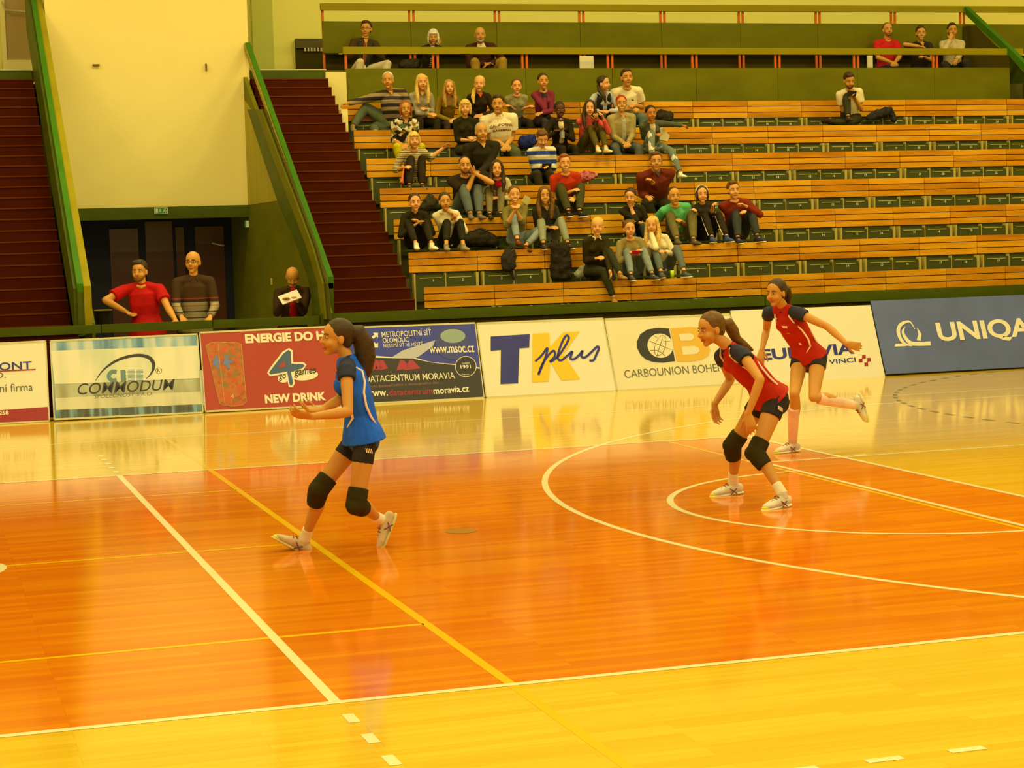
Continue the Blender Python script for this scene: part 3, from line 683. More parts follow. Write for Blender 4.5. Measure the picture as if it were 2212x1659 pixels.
def hand(mb, wr, d, nrm, side, s, curl=.5, spread=.12, rad=.0088):
    """wr wrist, d hand direction, nrm palm normal; side=+1 thumb towards d x nrm"""
    d = d.normalized(); nrm = (nrm-d*nrm.dot(d)); nrm = nrm.normalized() if nrm.length > 1e-3 else d.orthogonal()
    lt = d.cross(nrm)*side
    mb.tube([wr-d*.01*s, wr+d*.03*s, wr+d*.07*s, wr+d*.088*s], [(.024*s,.017*s),(.034*s,.017*s),(.040*s,.016*s),(.037*s,.013*s)], 10, 'round', lat=lt)
    for i, (o, L) in enumerate(((.030,.070),(.010,.080),(-.010,.074),(-.029,.058))):
        b = wr+d*(.082-.004*abs(i-1.3))*s+lt*o*s; dd = (d+lt*(o*spread*30)).normalized(); pts = [b-d*.015*s, b]; a = 0
        for f_ in (.45, .30, .25):
            a += curl*(.55 if f_ == .45 else .9); pts.append(pts[-1]+(dd*math.cos(a)+nrm*math.sin(a))*L*f_*s)
        mb.tube(pts, [rad*s*1.05, rad*s*1.05, rad*s, rad*s*.92, rad*s*.82], 7)
    b = wr+d*.022*s+lt*.026*s; td = (lt*.75+d*.7+nrm*.35).normalized()
    td2 = (td*.6+d*.6+nrm*(.3+.5*curl)).normalized()
    mb.tube([b-lt*.012*s, b+td*.032*s, b+td*.032*s+td2*.030*s, b+td*.032*s+td2*.054*s], [rad*1.3*s, rad*1.15*s, rad*s*1.05, rad*s*.9], 7)
def shoe(mb, an, fwd, up, s, sole=None):
    fwd = fwd.normalized(); up = (up-fwd*up.dot(fwd)).normalized(); lt = fwd.cross(up)
    h = an-up*.065*s
    mb.tube([h-fwd*.05*s+up*.012*s, h+up*.018*s, h+fwd*.07*s+up*.010*s, h+fwd*.13*s+up*.0*s, h+fwd*.172*s-up*.004*s],
            [(.030*s,.034*s),(.036*s,.042*s),(.042*s,.034*s),(.044*s,.026*s),(.030*s,.018*s)], 12, 'round', lat=lt)
    mb.tube([an-up*.03*s, an+up*.022*s], [.040*s, .036*s], 10, 'flat')
    if sole is not None:
        b = h-up*.026*s
        sole.tube([b-fwd*.075*s, b-fwd*.04*s, b+fwd*.03*s, b+fwd*.12*s, b+fwd*.19*s, b+fwd*.205*s], [(.016*s,.009*s),(.036*s,.012*s),(.036*s,.012*s),(.046*s,.012*s),(.032*s,.010*s),(.012*s,.006*s)], 12, 'round', lat=lt)
def head_shell(mb, c, X, Y, Z, s, jaw=1.0, fat=1.0):
    fr = (X, Y, Z); P = lambda x, y, z: c+X*(x*s)+Y*(y*s)+Z*(z*s)
    mb.ball(P(0,-.004,.034), (.0755*s*fat, .094*s, .084*s), fr, 18, 12)
    mb.ball(P(0,.026,-.03), (.060*s*fat, .062*s, .070*s), fr, 16, 10)
    mb.tube([P(0,.010,-.055), P(0,.058,-.091)], [(.050*s*jaw*fat, .040*s), (.024*s*jaw, .023*s)], 12, 'round', lat=X)
    mb.ball(P(.034,.058,-.036), .026*s, fr); mb.ball(P(-.034,.058,-.036), .026*s, fr)
    mb.tube([P(0,.086,.012), P(0,.102,-.018), P(0,.106,-.028)], [.0085*s, .011*s, .013*s], 8)
    mb.ball(P(.011,.094,-.030), .009*s, fr, 8, 6); mb.ball(P(-.011,.094,-.030), .009*s, fr, 8, 6)
    for q_ in (1, -1): mb.ball(P(.074*q_*fat, -.004, -.008), (.011*s, .020*s, .031*s), fr, 10, 8)
def face_bits(par, c, X, Y, Z, s, hair, glasses=False, beard=None, smile=0, closed=False, pro=False):
    P = lambda x, y, z: c+X*(x*s)+Y*(y*s)+Z*(z*s); fr = (X, Y, Z)
    for q_ in (1, -1):
        e = MB().ball(P(.030*q_, .0800, .004), (.0135*s, .007*s, (.003 if closed else .0056)*s), fr, 10, 7).build('eye', M('eye_white', (214,176,100), .3), par, smooth=True)
        MB().ball(P(.030*q_, .0850, .004), (.0066*s, .003*s, (.0024 if closed else .0054)*s), fr, 8, 6).build('iris', M('eye_dark', (50,30,8), .3), e, smooth=True)
        MB().tube([P(.014*q_,.0905,.021), P(.030*q_,.0885,.026), P(.048*q_,.074,.020)], [.003*s, .0036*s, .002*s], 6).build('eyebrow', M('brow_'+hair, tuple(int(v*.8) for v in HAIRC[hair])), par, smooth=True)
    lw = .024+.006*smile
    MB().tube([P(-lw,.0765,-.064+.006*smile), P(-.010,.0865,-.0665), P(.010,.0865,-.0665), P(lw,.0765,-.064+.006*smile)], [.003*s,.0056*s,.0056*s,.003*s], 7).build('mouth', M('teeth_smile', (232,196,130), .4) if smile > .8 else M('lips', (164,70,30), .5), par, smooth=True)
    if glasses:
        g = MB()
        for q_ in (1, -1):
            pts = [P(.031*q_+.021*math.cos(a), .100, .003+.015*math.sin(a)) for a in [i*math.pi/8 for i in range(17)]]
            g.tube(pts, .0018*s, 5, 'flat'); g.tube([P(.052*q_,.1,.006), P(.078*q_,.0,.004)], .0018*s, 5)
        g.tube([P(-.010,.1,.006), P(.010,.1,.006)], .0018*s, 5)
        g.build('glasses', M('glasses_dark', (40,28,6), .3), par)
    if beard:
        b = MB(); b.tube([P(-.050,.028,-.045), P(-.036,.060,-.082), P(0,.079,-.098), P(.036,.060,-.082), P(.050,.028,-.045)], [.012*s,.014*s,.016*s,.014*s,.012*s], 8)
        b.tube([P(-.022,.0885,-.052), P(0,.094,-.049), P(.022,.0885,-.052)], .0045*s, 6)
        skin(b, 'beard', M('beard_'+beard, HAIRC[beard], .8), par, .007)
def hair_mesh(par, c, X, Y, Z, s, style, color, vox, sh=None):
    fr = (X, Y, Z); P = lambda x, y, z: c+X*(x*s)+Y*(y*s)+Z*(z*s); h = MB()
    D = Vector((0, 0, -1))
    if style == 'bald': return
    if style == 'fringe':
        h.ball(P(0,-.030,.022), (.0785*s, .078*s, .052*s), fr); 
    elif style in ('buzz',):
        h.ball(P(0,-.016,.042), (.0785*s, .093*s, .084*s), fr, 18, 12)
    else:
        h.ball(P(0,-.017,.046), (.083*s, .096*s, .087*s), fr, 18, 12)
        if style == 'short': h.ball(P(.01,.040,.098), (.056*s,.045*s,.030*s), fr); h.ball(P(0,-.045,-.01), (.070*s,.055*s,.055*s), fr)
        if style == 'fringe_bob' or style == 'bob':
            h.ball(P(0,-.030,.0), (.090*s, .078*s, .095*s), fr, 18, 12)
            for q_ in (1, -1): h.tube([P(.072*q_,.010,.05), P(.080*q_,.018,-.02), P(.074*q_,.020,-.085)], [(.016*s,.03*s),(.018*s,.034*s),(.012*s,.024*s)], 10, lat=X)
            if style == 'fringe_bob': h.tube([P(-.05,.07,.062), P(0,.09,.066), P(.05,.07,.062)], [.020*s]*3, 8)
        if style in ('long', 'longwavy'):
            wv = .012 if style == 'longwavy' else 0
            for q_ in (1, -1):
                b = P(.086*q_, .02, -.10)
                h.tube([P(.058*q_,.058,.078), P(.079*q_,.030,.02), P(.084*q_,.018,-.05), b+X*wv*q_*s, b+D*.10*s+Y*.035*s, b+D*.20*s+Y*.045*s+X*(-.012*q_)*s],
                       [(.016*s,.020*s),(.020*s,.032*s),(.025*s,.040*s),(.030*s,.042*s),(.032*s,.036*s),(.020*s,.020*s)], 10, lat=X)
            h.tube([P(0,-.06,.03), P(0,-.082,-.06), P(0,-.085,-.13)+D*.04*s, P(0,-.08,-.13)+D*.14*s], [(.070*s,.03*s),(.078*s,.034*s),(.082*s,.030*s),(.060*s,.02*s)], 12, lat=X)
        if style in ('pony', 'ponylow', 'ponyside'):
            if style == 'ponyside': pts = [P(.04,-.08,-.02), P(.085,-.03,-.09), P(.095,.05,-.14)+D*.05*s, P(.085,.07,-.14)+D*.14*s]
            else: pts = [P(0,-.085,.055 if style == 'pony' else .0), P(0,-.135,.045 if style == 'pony' else -.03), P(0,-.155,-.02)+D*.03*s, P(0,-.135,-.05)+D*.12*s]
            h.tube(pts, [.020*s,.034*s,.034*s,.014*s], 10)
        if style == 'bun': h.ball(P(0,-.088,.085), (.036*s,.038*s,.034*s), fr)
        if style == 'buns':
            for q_ in (1, -1): h.ball(P(.066*q_,-.02,.098), .027*s, fr)
    skin(h, 'hair', M('hair_'+color, HAIRC[color], .55, .3, pat=mottled((25,25,60), .3)), par, vox, 2)

def person(label, J, s, look, wear, name='person', vox=.0085, group=None, pro=False):
    """J: world joints  P pelvis, N neck base, Hd head centre, HY head forward, HU head up, and for side in RL: S shoulder, E elbow, W wrist, HD hand dir, HN palm normal, Hp hip, K knee, A ankle, FT foot forward"""
    base = Vector((J['P'].x, J['P'].y, min(J['AR'].z, J['AL'].z)-.07 if 'base' not in J else J['base']))
    root = thing(name, label, 'person', tuple(base), group)
    sex = look.get('sex', 'm'); w_ = {'m': 1.0, 'f': .88}[sex]*look.get('build', 1.0)
    sk = M('skin_'+look['skin']+('_court' if pro else ''), SKINC[look['skin']], .55, .3, 1.12 if pro else 1.0)
    P, N, Hd = J['P'], J['N'], J['Hd']; Y = J['HY'].normalized(); Zh = (J['HU']-Y*J['HU'].dot(Y)).normalized(); X = Y.cross(Zh)
    lat = (J['SR']-J['SL']).normalized(); latp = (J['HpR']-J['HpL']).normalized(); sp = (N-P)
    fw = UP.cross(lat); fw = -fw if fw.dot(J['fwd']) < 0 else fw
    bend = look.get('bend', 0.0)
    C = [P, P+sp*.25+fw*(-.015*s+bend*.5), P+sp*.55+fw*(.0+bend), P+sp*.82+fw*(.004+bend*.6), N]
    def torso(mb, g, top=True, low=0.0, wid=1.0):
        pts = [C[0]-sp.normalized()*low]+C[1:4]+[C[4]-sp*.03]
        rr = [(.150,.112),(.136*(.94 if sex == 'f' else 1.03),.098),(.148,.110),(.142,.098),(.066,.058)]
        mb.tube(pts, [((a*w_*wid+g)*s, (b*w_*look.get('belly', 1)+g)*s) for a, b in rr], 18, 'round', lat=lat)
        mid = (J['SR']+J['SL'])/2; mb.tube([J['SR'], mid+lat*.075*s+UP*.022*s, mid+UP*.035*s, mid-lat*.075*s+UP*.022*s, J['SL']], [(.046*w_+g)*s, (.052*w_+g)*s, (.056*w_+g)*s, (.052*w_+g)*s, (.046*w_+g)*s], 12)
        if sex == 'f':
            for q_ in (1, -1): mb.ball(C[2]+sp*.12+lat*(.062*q_*s)+fw*(.064*s), (.050+g)*s)
    # ---- body: one continuous surface
    b = MB(); torso(b, -.008)
    b.tube([N-sp*.05, N+(Hd-N)*.3, Hd-Zh*.045*s-Y*.012*s], [.058*s*w_, .050*s*w_, .048*s*w_], 12)
    head_shell(b, Hd, X, Y, Zh, s*look.get('hs', 1.0 if pro else 1.1), jaw=1.1 if sex == 'm' else .92)
    for q_ in 'RL':
        S_, E_, W_ = J['S'+q_], J['E'+q_], J['W'+q_]
        b.tube([S_, S_+(E_-S_)*.35, E_], [.046*s*w_, .045*s*w_, .036*s*w_], 12); b.tube([E_, E_+(W_-E_)*.3, W_], [.037*s*w_, .039*s*w_, .025*s*w_], 12)
        hand(b, W_, J['HD'+q_], J['HN'+q_], 1 if q_ == 'R' else -1, s, look.get('curl', .5), rad=.0092 if not pro else .0085)
        Hp_, K_, A_ = J['Hp'+q_], J['K'+q_], J['A'+q_]
        b.ball(Hp_, .088*s*w_); b.tube([Hp_, Hp_+(K_-Hp_)*.4, K_], [.084*s*w_, .078*s*w_, .053*s*w_], 14)
        cal = -(J['FT'+q_]-(K_-A_).normalized()*J['FT'+q_].dot((K_-A_).normalized())); cal = cal.normalized() if cal.length > .01 else Vector((0,0,0))
        b.tube([K_, K_+(A_-K_)*.3+cal*.016*s, K_+(A_-K_)*.65+cal*.006*s, A_], [.051*s*w_, .055*s*w_, .042*s*w_, .030*s*w_], 12)
        shoe(b, A_+UP*0, J['FT'+q_], J['FU'+q_], s*.86)
    skin(b, 'body', sk, root, vox, 3 if not pro else 4)
    face_bits(root, Hd, X, Y, Zh, s*look.get('hs', 1.0 if pro else 1.1), look.get('brow', look.get('hair', 'brown')), look.get('glasses'), look.get('beard'), look.get('smile', 0), look.get('closed'))
    hair_mesh(root, Hd, X, Y, Zh, s*look.get('hs', 1.0 if pro else 1.1), look.get('style', 'short'), look.get('hair', 'brown'), vox*.95)
    # ---- clothes
    g = wear.get('g', .012); cv = vox*1.1
    t = MB(); torso(t, g, low=.02*s if not wear.get('longtop') else .07*s)
    for q_ in 'RL':
        S_, E_, W_ = J['S'+q_], J['E'+q_], J['W'+q_]; sl = wear.get('sleeve', 'long')
        if sl == 'long': t.tube([S_, S_+(E_-S_)*.4, E_], [(.052*w_+g)*s, (.050*w_+g)*s, (.042*w_+g)*s], 12); t.tube([E_, E_+(W_-E_)*.95], [(.042*w_+g)*s, (.030*w_+g*.8)*s], 12, capb='flat')
        elif sl == '34': t.tube([S_, S_+(E_-S_)*.4, E_], [(.050*w_+g)*s, (.048*w_+g)*s, (.040*w_+g)*s], 12); t.tube([E_, E_+(W_-E_)*.35], [(.042*w_+g)*s, (.040*w_+g)*s], 12, capb='flat')
        elif sl == 'short': t.tube([S_, S_+(E_-S_)*.60], [(.052*w_+g)*s, (.056*w_+g*1.5)*s], 12, capb='flat')
        elif sl == 'cap': t.tube([S_, S_+(E_-S_)*.22], [(.050*w_+g)*s, (.054*w_+g)*s], 12, capb='flat')
    if wear.get('hem'):
        hm = wear['hem']; t.tube([P+sp*.22, P+sp*.04, P-sp.normalized()*hm*s], [(.140*w_*s+.012,.100*w_*s+.012),(.178*w_*s+.012,.134*w_*s+.012),(.194*w_*s+.012,.150*w_*s+.012)], 18, capb='flat', lat=latp)
    if wear.get('hood'): 
        t.tube([N-lat*.07*s+fw*.04*s, N-lat*.075*s-fw*.03*s+sp*.04, N-fw*.07*s+sp*.05, N+lat*.075*s-fw*.03*s+sp*.04, N+lat*.07*s+fw*.04*s], .028*s, 8)
    top = mat_c(wear['top']); tn = wear.get('topname', 'shirt')
    to = skin(t, tn, top, root, cv, 2)
    nk = MB()
    if wear.get('neck'):      # open neckline: what shows at the throat (skin or an under-layer)
        kind, colr = wear['neck']; d_ = .10 if kind == 'v' else .06; wd2 = .045
        cpt = N+fw*(.066*w_+g)*s
        if kind == 'v': nk.prism([N+fw*(.055+g)*s+lat*wd2*s+sp*.02, N+fw*(.055+g)*s-lat*wd2*s+sp*.02, C[3]+fw*(.103*w_+g+.004)*s+sp*.02], fw*.012*s)
        else: nk.tube([N+lat*.056*s+fw*(.012)*s+sp*.02, N+lat*.040*s+fw*(.048+g)*s, N+fw*(.066+g)*s-sp*.035, N-lat*.040*s+fw*(.048+g)*s, N-lat*.056*s+fw*(.012)*s+sp*.02], [.018*s,.020*s,.022*s,.020*s,.018*s], 10)
        skin(nk, 'neckline' if colr is None else 'undershirt', sk if colr is None else mat_c(colr), root, cv*.8, 1)
    if wear.get('panel'):     # open jacket: a shirt panel down the front
        pn = MB(); pw = wear.get('pw', .05)
        pn.tube([N+fw*.040*s, C[3]+fw*(.064*w_+g)*s, C[2]+fw*(.080*w_+g)*s, C[1]+fw*(.074*w_+g)*s], [(pw*.8*s,.036*s),(pw*s,.052*s),(pw*1.1*s,.052*s),(pw*1.2*s,.048*s)], 12, lat=lat)
        skin(pn, 'undershirt', mat_c(wear['panel']), root, cv, 1)
    if wear.get('collar'):
        cl = MB()
        for q_ in (1, -1): cl.tube([N-fw*.045*s+sp*.05, N+lat*.058*q_*s+sp*.045, N+lat*.030*q_*s+fw*.062*s+sp*.0, N+lat*.055*q_*s+fw*.085*s-sp*.07], [.013*s, .014*s, .014*s, .008*s], 8)
        skin(cl, 'collar', mat_c(wear['collar']), root, cv*.9, 1)
    if wear.get('vest'):
        v_ = MB(); pts = C[0:4]
        for q_ in (1, -1): v_.tube([C[0]+lat*.07*q_*s+fw*.045*s, C[1]+lat*.065*q_*s+fw*.045*s, C[2]+lat*.07*q_*s+fw*.052*s, C[3]+lat*.075*q_*s+fw*.04*s, J['SR' if q_ > 0 else 'SL']-lat*.05*q_*s+sp*.05], [(.062*s,.075*s)]*3+[(.055*s,.07*s),(.035*s,.045*s)], 12, lat=lat)
        skin(v_, 'vest', mat_c(wear['vest']), root, cv, 1)
    lg = MB(); bt = wear.get('bottom', 'pants'); pg = wear.get('pg', .012)
    lg.tube([P-sp.normalized()*.05*s, P+sp*.06, P+sp*.20], [(.148*w_*s+pg*s,.110*w_*s+pg*s),(.150*w_*s+pg*s,.110*w_*s+pg*s),(.135*w_*s+pg*s*.5,.096*w_*s+pg*s*.5)], 16, lat=latp)
    for q_ in 'RL':
        Hp_, K_, A_ = J['Hp'+q_], J['K'+q_], J['A'+q_]
        lg.ball(Hp_, (.092*w_+pg)*s)
        if bt == 'pants':
            lg.tube([Hp_, Hp_+(K_-Hp_)*.4, K_], [(.088*w_+pg)*s, (.080*w_+pg)*s, (.057*w_+pg)*s], 14)
            e = wear.get('leg', .93); lg.tube([K_, K_+(A_-K_)*.3, K_+(A_-K_)*e], [(.056*w_+pg)*s, (.056*w_+pg)*s, (.038*w_+pg)*s], 12, capb='flat')
        else: lg.tube([Hp_, Hp_+(K_-Hp_)*wear.get('leg', .30)], [(.088*w_+pg)*s, (.086*w_+pg)*s], 14, capb='flat')
    skin(lg, 'trousers' if bt == 'pants' else 'shorts', mat_c(wear['bot'], 'denim'), root, cv, 2)
    if not wear.get('noshoes'):
        for q_ in 'RL':
            sh, so = MB(), MB(); shoe(sh, J['A'+q_], J['FT'+q_], J['FU'+q_], s*.98, so)
            o = skin(sh, 'shoe', mat_c(wear.get('shoe', (60,44,10))), root, min(vox, .007), 2)
            if pro or wear.get('sole'): so.build('sole', mat_c(wear.get('sole', (232,214,120))), o, smooth=True)
            if pro:
                f_ = J['FT'+q_].normalized(); u_ = (J['FU'+q_]-f_*J['FU'+q_].dot(f_)).normalized(); l_ = f_.cross(u_); a_ = J['A'+q_]
                for i in range(4): 
                    cc = a_-u_*(.012+.011*i)*s+f_*(.055+.022*i)*s
                    MB().tube([cc-l_*.024*s-u_*.006*s, cc+u_*.004*s, cc+l_*.024*s-u_*.006*s], .0035*s, 6).build('lace', M('purple_trim', (120,50,44)), o, smooth=True)
                for q2 in (1, -1):
                    st = [a_-u_*.085*s+f_*.0*s+l_*.043*q2*s, a_-u_*.045*s+f_*.05*s+l_*.040*q2*s]; st2 = [a_-u_*.085*s+f_*.045*s+l_*.045*q2*s, a_-u_*.05*s+f_*.0*s+l_*.041*q2*s]
                    MB().tube(st, .0035*s, 6).build('side_stripe', M('purple_trim', (120,50,44)), o); MB().tube(st2, .0035*s, 6).build('side_stripe', M('purple_trim', (120,50,44)), o)
                MB().ball(a_-u_*.078*s+f_*.165*s, (.030*s,.034*s,.018*s), (l_, f_, u_)).build('toe_cap', M('neon_yellow', (214,196,10)), o, smooth=True)
                sk_ = MB(); ls = wear.get('longsock', .085); sk_.tube([a_-(a_-J['K'+q_]).normalized()*ls*s, a_-(a_-J['K'+q_]).normalized()*ls*.6*s, a_-u_*.01*s], [.056*s if ls > .1 else .036*s, .050*s if ls > .1 else .037*s, .040*s], 12, 'flat'); skin(sk_, 'sock', mat_c((236,206,120) if ls < .1 else (232,176,104)), root, .006, 1)
    root['_J'] = 0; del root['_J']
    return root, dict(belly=look.get('belly', 1), C=C, fw=fw, lat=lat, N=N, sp=sp, X=X, Y=Y, Z=Zh, Hd=Hd, s=s, w=w_, J=J, root=root)

# ---- seated spectators, described by where the photograph shows them on their row
def seated(label, row, px, head, look, wear, s=None, hr=None, hl=None, kr=None, kl=None, fr=None, flt=None, er=None, el=None, hy=-12, hp=0, ty=0, acc=None, tilt=0, sw=1.0, pf=0):
    sex = look.get('sex', 'm'); s = s or (1.0 if sex == 'm' else .94)
    if row == 'g': yb, seat, fl_ = 22.47, 4.60, 4.44
    else: yb, seat = YB(row), ZT(row)-.41; fl_ = ZT(row)-.82
    Yp = yb-.19-pf
    P = at(px, 500, Yp); P.z = seat+.105*s
    if row != 'g': OCC[row].add(int((P.x-XE)/UW*2))
    L = .70*s
    best = None
    for i in range(60):
        dy = .06-.011*i; h = at(head[0], head[1], Yp+dy); e = abs((h-P).length-L)
        if best is None or e < best[0]: best = (e, h)
    Hd = best[1]
    f = hdir(ty, 0); R = f.cross(UP)
    spd = (Hd-P).normalized(); N = P+(Hd-P)*.745-f*.012*s
    N = N+ (UP*((Hd-P).length*.0))
    R2 = (R-spd*R.dot(spd)*.5).normalized(); R2 = (R2+UP*math.sin(math.radians(tilt))).normalized()
    hw = (.175 if sex == 'm' else .150)*s*look.get('build', 1.0)*sw
    J = dict(P=P, N=N, Hd=Hd, HY=hdir(hy, hp), HU=UP+spd*.3, fwd=f, base=fl_)
    for q_, sg, hd_, kn, ft, eb in (('R', 1, hr, kr, fr, er), ('L', -1, hl, kl, flt, el)):
        S_ = N-spd*.052*s+R2*hw*sg; J['S'+q_] = S_
        Hp_ = P+R*.088*s*sg-UP*.005; J['Hp'+q_] = Hp_
        # leg
        if ft is not None: A_ = at(ft[0], ft[1], Yp+(ft[2] if len(ft) > 2 else -.50))
        else: A_ = Vector((Hp_.x+f.x*.45+R.x*.04*sg, Yp-.42, fl_+.085))
        if row == 'g': A_ = Vector((Hp_.x+f.x*.3+R.x*.10*sg, Yp-.40, fl_+.085-.3))
        kh = at(kn[0], kn[1], Yp-(kn[2] if len(kn) > 2 else .36)) if kn is not None else Hp_+f*.42+UP*.35
        K_, A_ = ik(Hp_, A_, .43*s, .415*s, kh)
        if kn is not None and ft is None: 
            K_ = Hp_+(kh-Hp_).normalized()*.43*s; 
            _, A_ = ik(K_, A_, .2*s, .215*s, K_+f)
            A_ = K_+(A_-K_).normalized()*.415*s
        J['K'+q_], J['A'+q_] = K_, A_
        sh_ = (A_-K_).normalized(); ff = f-sh_*f.dot(sh_)*.25; ff = Vector((ff.x, ff.y, ff.z*.3)).normalized(); J['FT'+q_] = (ff+R*.15*sg).normalized(); J['FU'+q_] = UP if sh_.z < -.3 else -sh_
        # arm
        if hd_ is None: W_ = P+f*.26*s+R*.07*sg*s+UP*.10*s
        else: W_ = at(hd_[0], hd_[1], Yp+(hd_[2] if len(hd_) > 2 else -.28))
        eh = at(eb[0], eb[1], Yp+(eb[2] if len(eb) > 2 else -.10)) if eb is not None else S_+R*.22*sg-UP*.35-f*.02
        E_, W_ = ik(S_, W_, .285*s, .255*s, eh); J['E'+q_], J['W'+q_] = E_, W_
        hdn = (W_-E_).normalized(); J['HD'+q_] = hdn
        J['HN'+q_] = -R*sg*.5-UP*.6 if abs(hdn.z) < .7 else -R*sg
        if hd_ is not None and (W_-Hd).length < .28*s: J['HD'+q_] = (hdn+UP*.3).normalized(); J['HN'+q_] = (Hd-W_).normalized()
    r, K = person(label, J, s, look, wear, group=None)
    if acc: acc(K)
    return K
def surf(K, t, ang, off=.0):      # point on the torso: t 0 pelvis .. 1 neck base, ang 0 front, 90 the person's right
    C, s, w = K['C'], K['s'], K['w']; ts = [0, .25, .55, .82, 1.0]; rr = [(.150,.112),(.140,.098),(.148,.110),(.142,.098),(.066,.058)]
    t = min(max(t, 0), 1); i = max(j for j in range(4) if ts[j] <= t); k = (t-ts[i])/(ts[i+1]-ts[i])
    c = C[i]+(C[i+1]-C[i])*k; a = rr[i][0]+(rr[i+1][0]-rr[i][0])*k; b = rr[i][1]+(rr[i+1][1]-rr[i][1])*k; r = math.radians(ang)
    return c+K['lat']*(math.sin(r)*(a*w+.013+off)*s)+K['fw']*(math.cos(r)*(b*w*K['belly']+.013+off)*s)
def chest_word(K, word_, wd_, t0, ht, arc_, mat):
    vs, fs = WORDS[(word_, .03, 0)]
    ax = min(v[0] for v in vs); bx = max(v[0] for v in vs); ay = min(v[1] for v in vs); by = max(v[1] for v in vs); L = K['sp'].length
    mb = MB(); out = []
    for x, y in vs:
        u = (x-(ax+bx)/2)/(bx-ax); ang = -math.degrees(u*wd_/.13)*-1; tt = t0+((y-ay)/(by-ay)*ht-arc_*u*u*4)/L
        out.append(surf(K, tt, -ang if False else -math.degrees(u*wd_/.125), .024))
    mb.add(out, fs); return mb.build('shirt_print', mat, K['root'])
def logo_patch(K, t0, t1, a0, a1, mat, name='shirt_print'):
    mb = MB(); n = 5; vs = []
    for i in range(n+1):
        a = a0+(a1-a0)*i/n; vs += [surf(K, t0, a, .012), surf(K, t1, a, .012)]
    mb.add(vs, [(2*i, 2*i+2, 2*i+3, 2*i+1) for i in range(n)]); return mb.build(name, mat, K['root'])
def curve_part(K, name, mat, pts, r):
    return MB().tube(pts, r, 8).build(name, mat, K['root'], smooth=True)

WT = (238,206,112); JEAN = (98,104,62); LJEAN = (140,140,90); BLK = (46,34,6); GRY = (150,132,74)
def look(sex, skin_, hair, style, **k): return dict(sex=sex, skin=skin_, hair=hair, style=style, **k)
plaid = M('plaid_shirt', (150,80,40), .8, .1, pat=banded([(0,(180,60,20)),(.3,(60,30,20)),(.5,(210,180,110)),(.7,(150,50,20))], .045, 0))
stripe_polo = M('wide_striped_polo', (120,96,40), .8, .1, pat=banded([(0,(62,48,30)),(.48,(166,134,62))], .105, 2))
stripe_wb = M('narrow_striped_top', (150,130,80), .8, .1, pat=banded([(0,(214,190,110)),(.5,(60,44,12))], .03, 2))
floral = M('floral_blouse', (150,120,40), .8, .1, pat=blotchy([(0,(48,36,14)),(.45,(226,196,104)),(.62,(170,120,20)),(.78,(90,96,40)),(.88,(240,216,130))], 22))
knit = M('striped_knit', (190,160,70), .8, .1, pat=banded([(0,(214,182,84)),(.30,(70,54,14)),(.42,(214,182,84)),(.66,(140,100,40)),(.78,(226,198,100)),(.9,(60,46,14))], .085, 2))
bluewhite = M('blue_white_striped_sweater', (232,210,120), .8, .1, pat=banded([(0,(236,212,120)),(.52,(56,78,116))], .125, 2))
nordic = M('black_white_patterned_knit', (120,100,50), .8, .1, pat=blotchy([(0,(44,34,10)),(.5,(232,208,120))], 45))
speck = M('grey_marl_tee', (150,134,60), .8, .1, pat=mottled((60,60,60), .3))
ripped = M('ripped_pale_jeans', (126,126,70), .8, .1, pat=blotchy([(0,(116,118,66)),(.8,(222,200,116))], 14))
zipsweat = M('striped_zip_sweater', (130,110,50), .8, .1, pat=banded([(0,(138,116,52)),(.545,(62,48,24)),(.551,(138,116,52)),(.585,(62,48,24)),(.591,(150,128,60)),(.622,(160,60,16)),(.627,(160,138,70)),(.648,(66,48,26)),(.667,(150,56,14)),(.672,(70,46,14))], 2.0, 2))
def phone(name, label, cat, pt, dims, col, rot=(0,0,0)):
    a, b, c = (d/2 for d in dims)
    o = MB().box((-a,-b,-c),(a,b,c)).build(name, M(name+'_%02x%02x%02x' % col, col, .4), origin=(0,0,0)); o.location = pt; o.rotation_euler = rot
    return tag(o, label, cat)

# gallery
seated('man in glasses and dark vest with pale beige trousers on the gallery', 'g', 792, (791.5,63), look('m','mid','dark','short',glasses=True), dict(top=(70,46,6), sleeve='long', bot=(222,192,100), vest=(48,46,16), neck=('v',None), panel=plaid, pw=.035), kr=(777,138), kl=(843,136), hy=-25, hr=(776,112), hl=(812,112))
seated('grey-haired woman with both hands held to her face on the gallery', 'g', 937, (936,80), look('f','mid','white','fringe_bob'), dict(top=(50,40,14), sleeve='long', bot=BLK, panel=stripe_wb), hr=(932,96,-.25), hl=(943,97,-.25), er=(922,128,-.3), el=(952,128,-.3), hy=-15, hp=-8)
seated('bald bearded man in white shirt and open dark jacket on the gallery', 'g', 1050, (1037,76), look('m','mid','grey','bald',beard='grey',brow='grey',build=1.1,belly=1.2), dict(top=(70,34,14), sleeve='long', bot=(176,130,24), panel=WT, pw=.085), kr=(1026,136), kl=(1085,133), hr=(1048,138,-.3), hl=(1058,138,-.3), hy=-12)
seated('man in bright red t-shirt with clasped hands on the gallery', 'g', 1918, (1917,65), look('m','mid','brown','buzz',beard='brown',build=1.08), dict(top=(196,30,14), sleeve='short', bot=(50,40,40), neck=('u',None)), hr=(1924,134,-.35), hl=(1934,134,-.35), er=(1892,124,-.15), el=(1950,124,-.15), hy=-8, hp=4, acc=lambda K: logo_patch(K,.60,.66,-25,25,m_bw))
seated('smiling man in black v-neck t-shirt leaning forward on the gallery', 'g', 1990, (1989,72), look('m','mid','dark','short',smile=1), dict(top=(52,38,14), sleeve='short', bot=(46,40,40), neck=('v',None)), hr=(1985,100,-.4), hl=(1998,124,-.35), er=(1958,98,-.25), hy=-20)
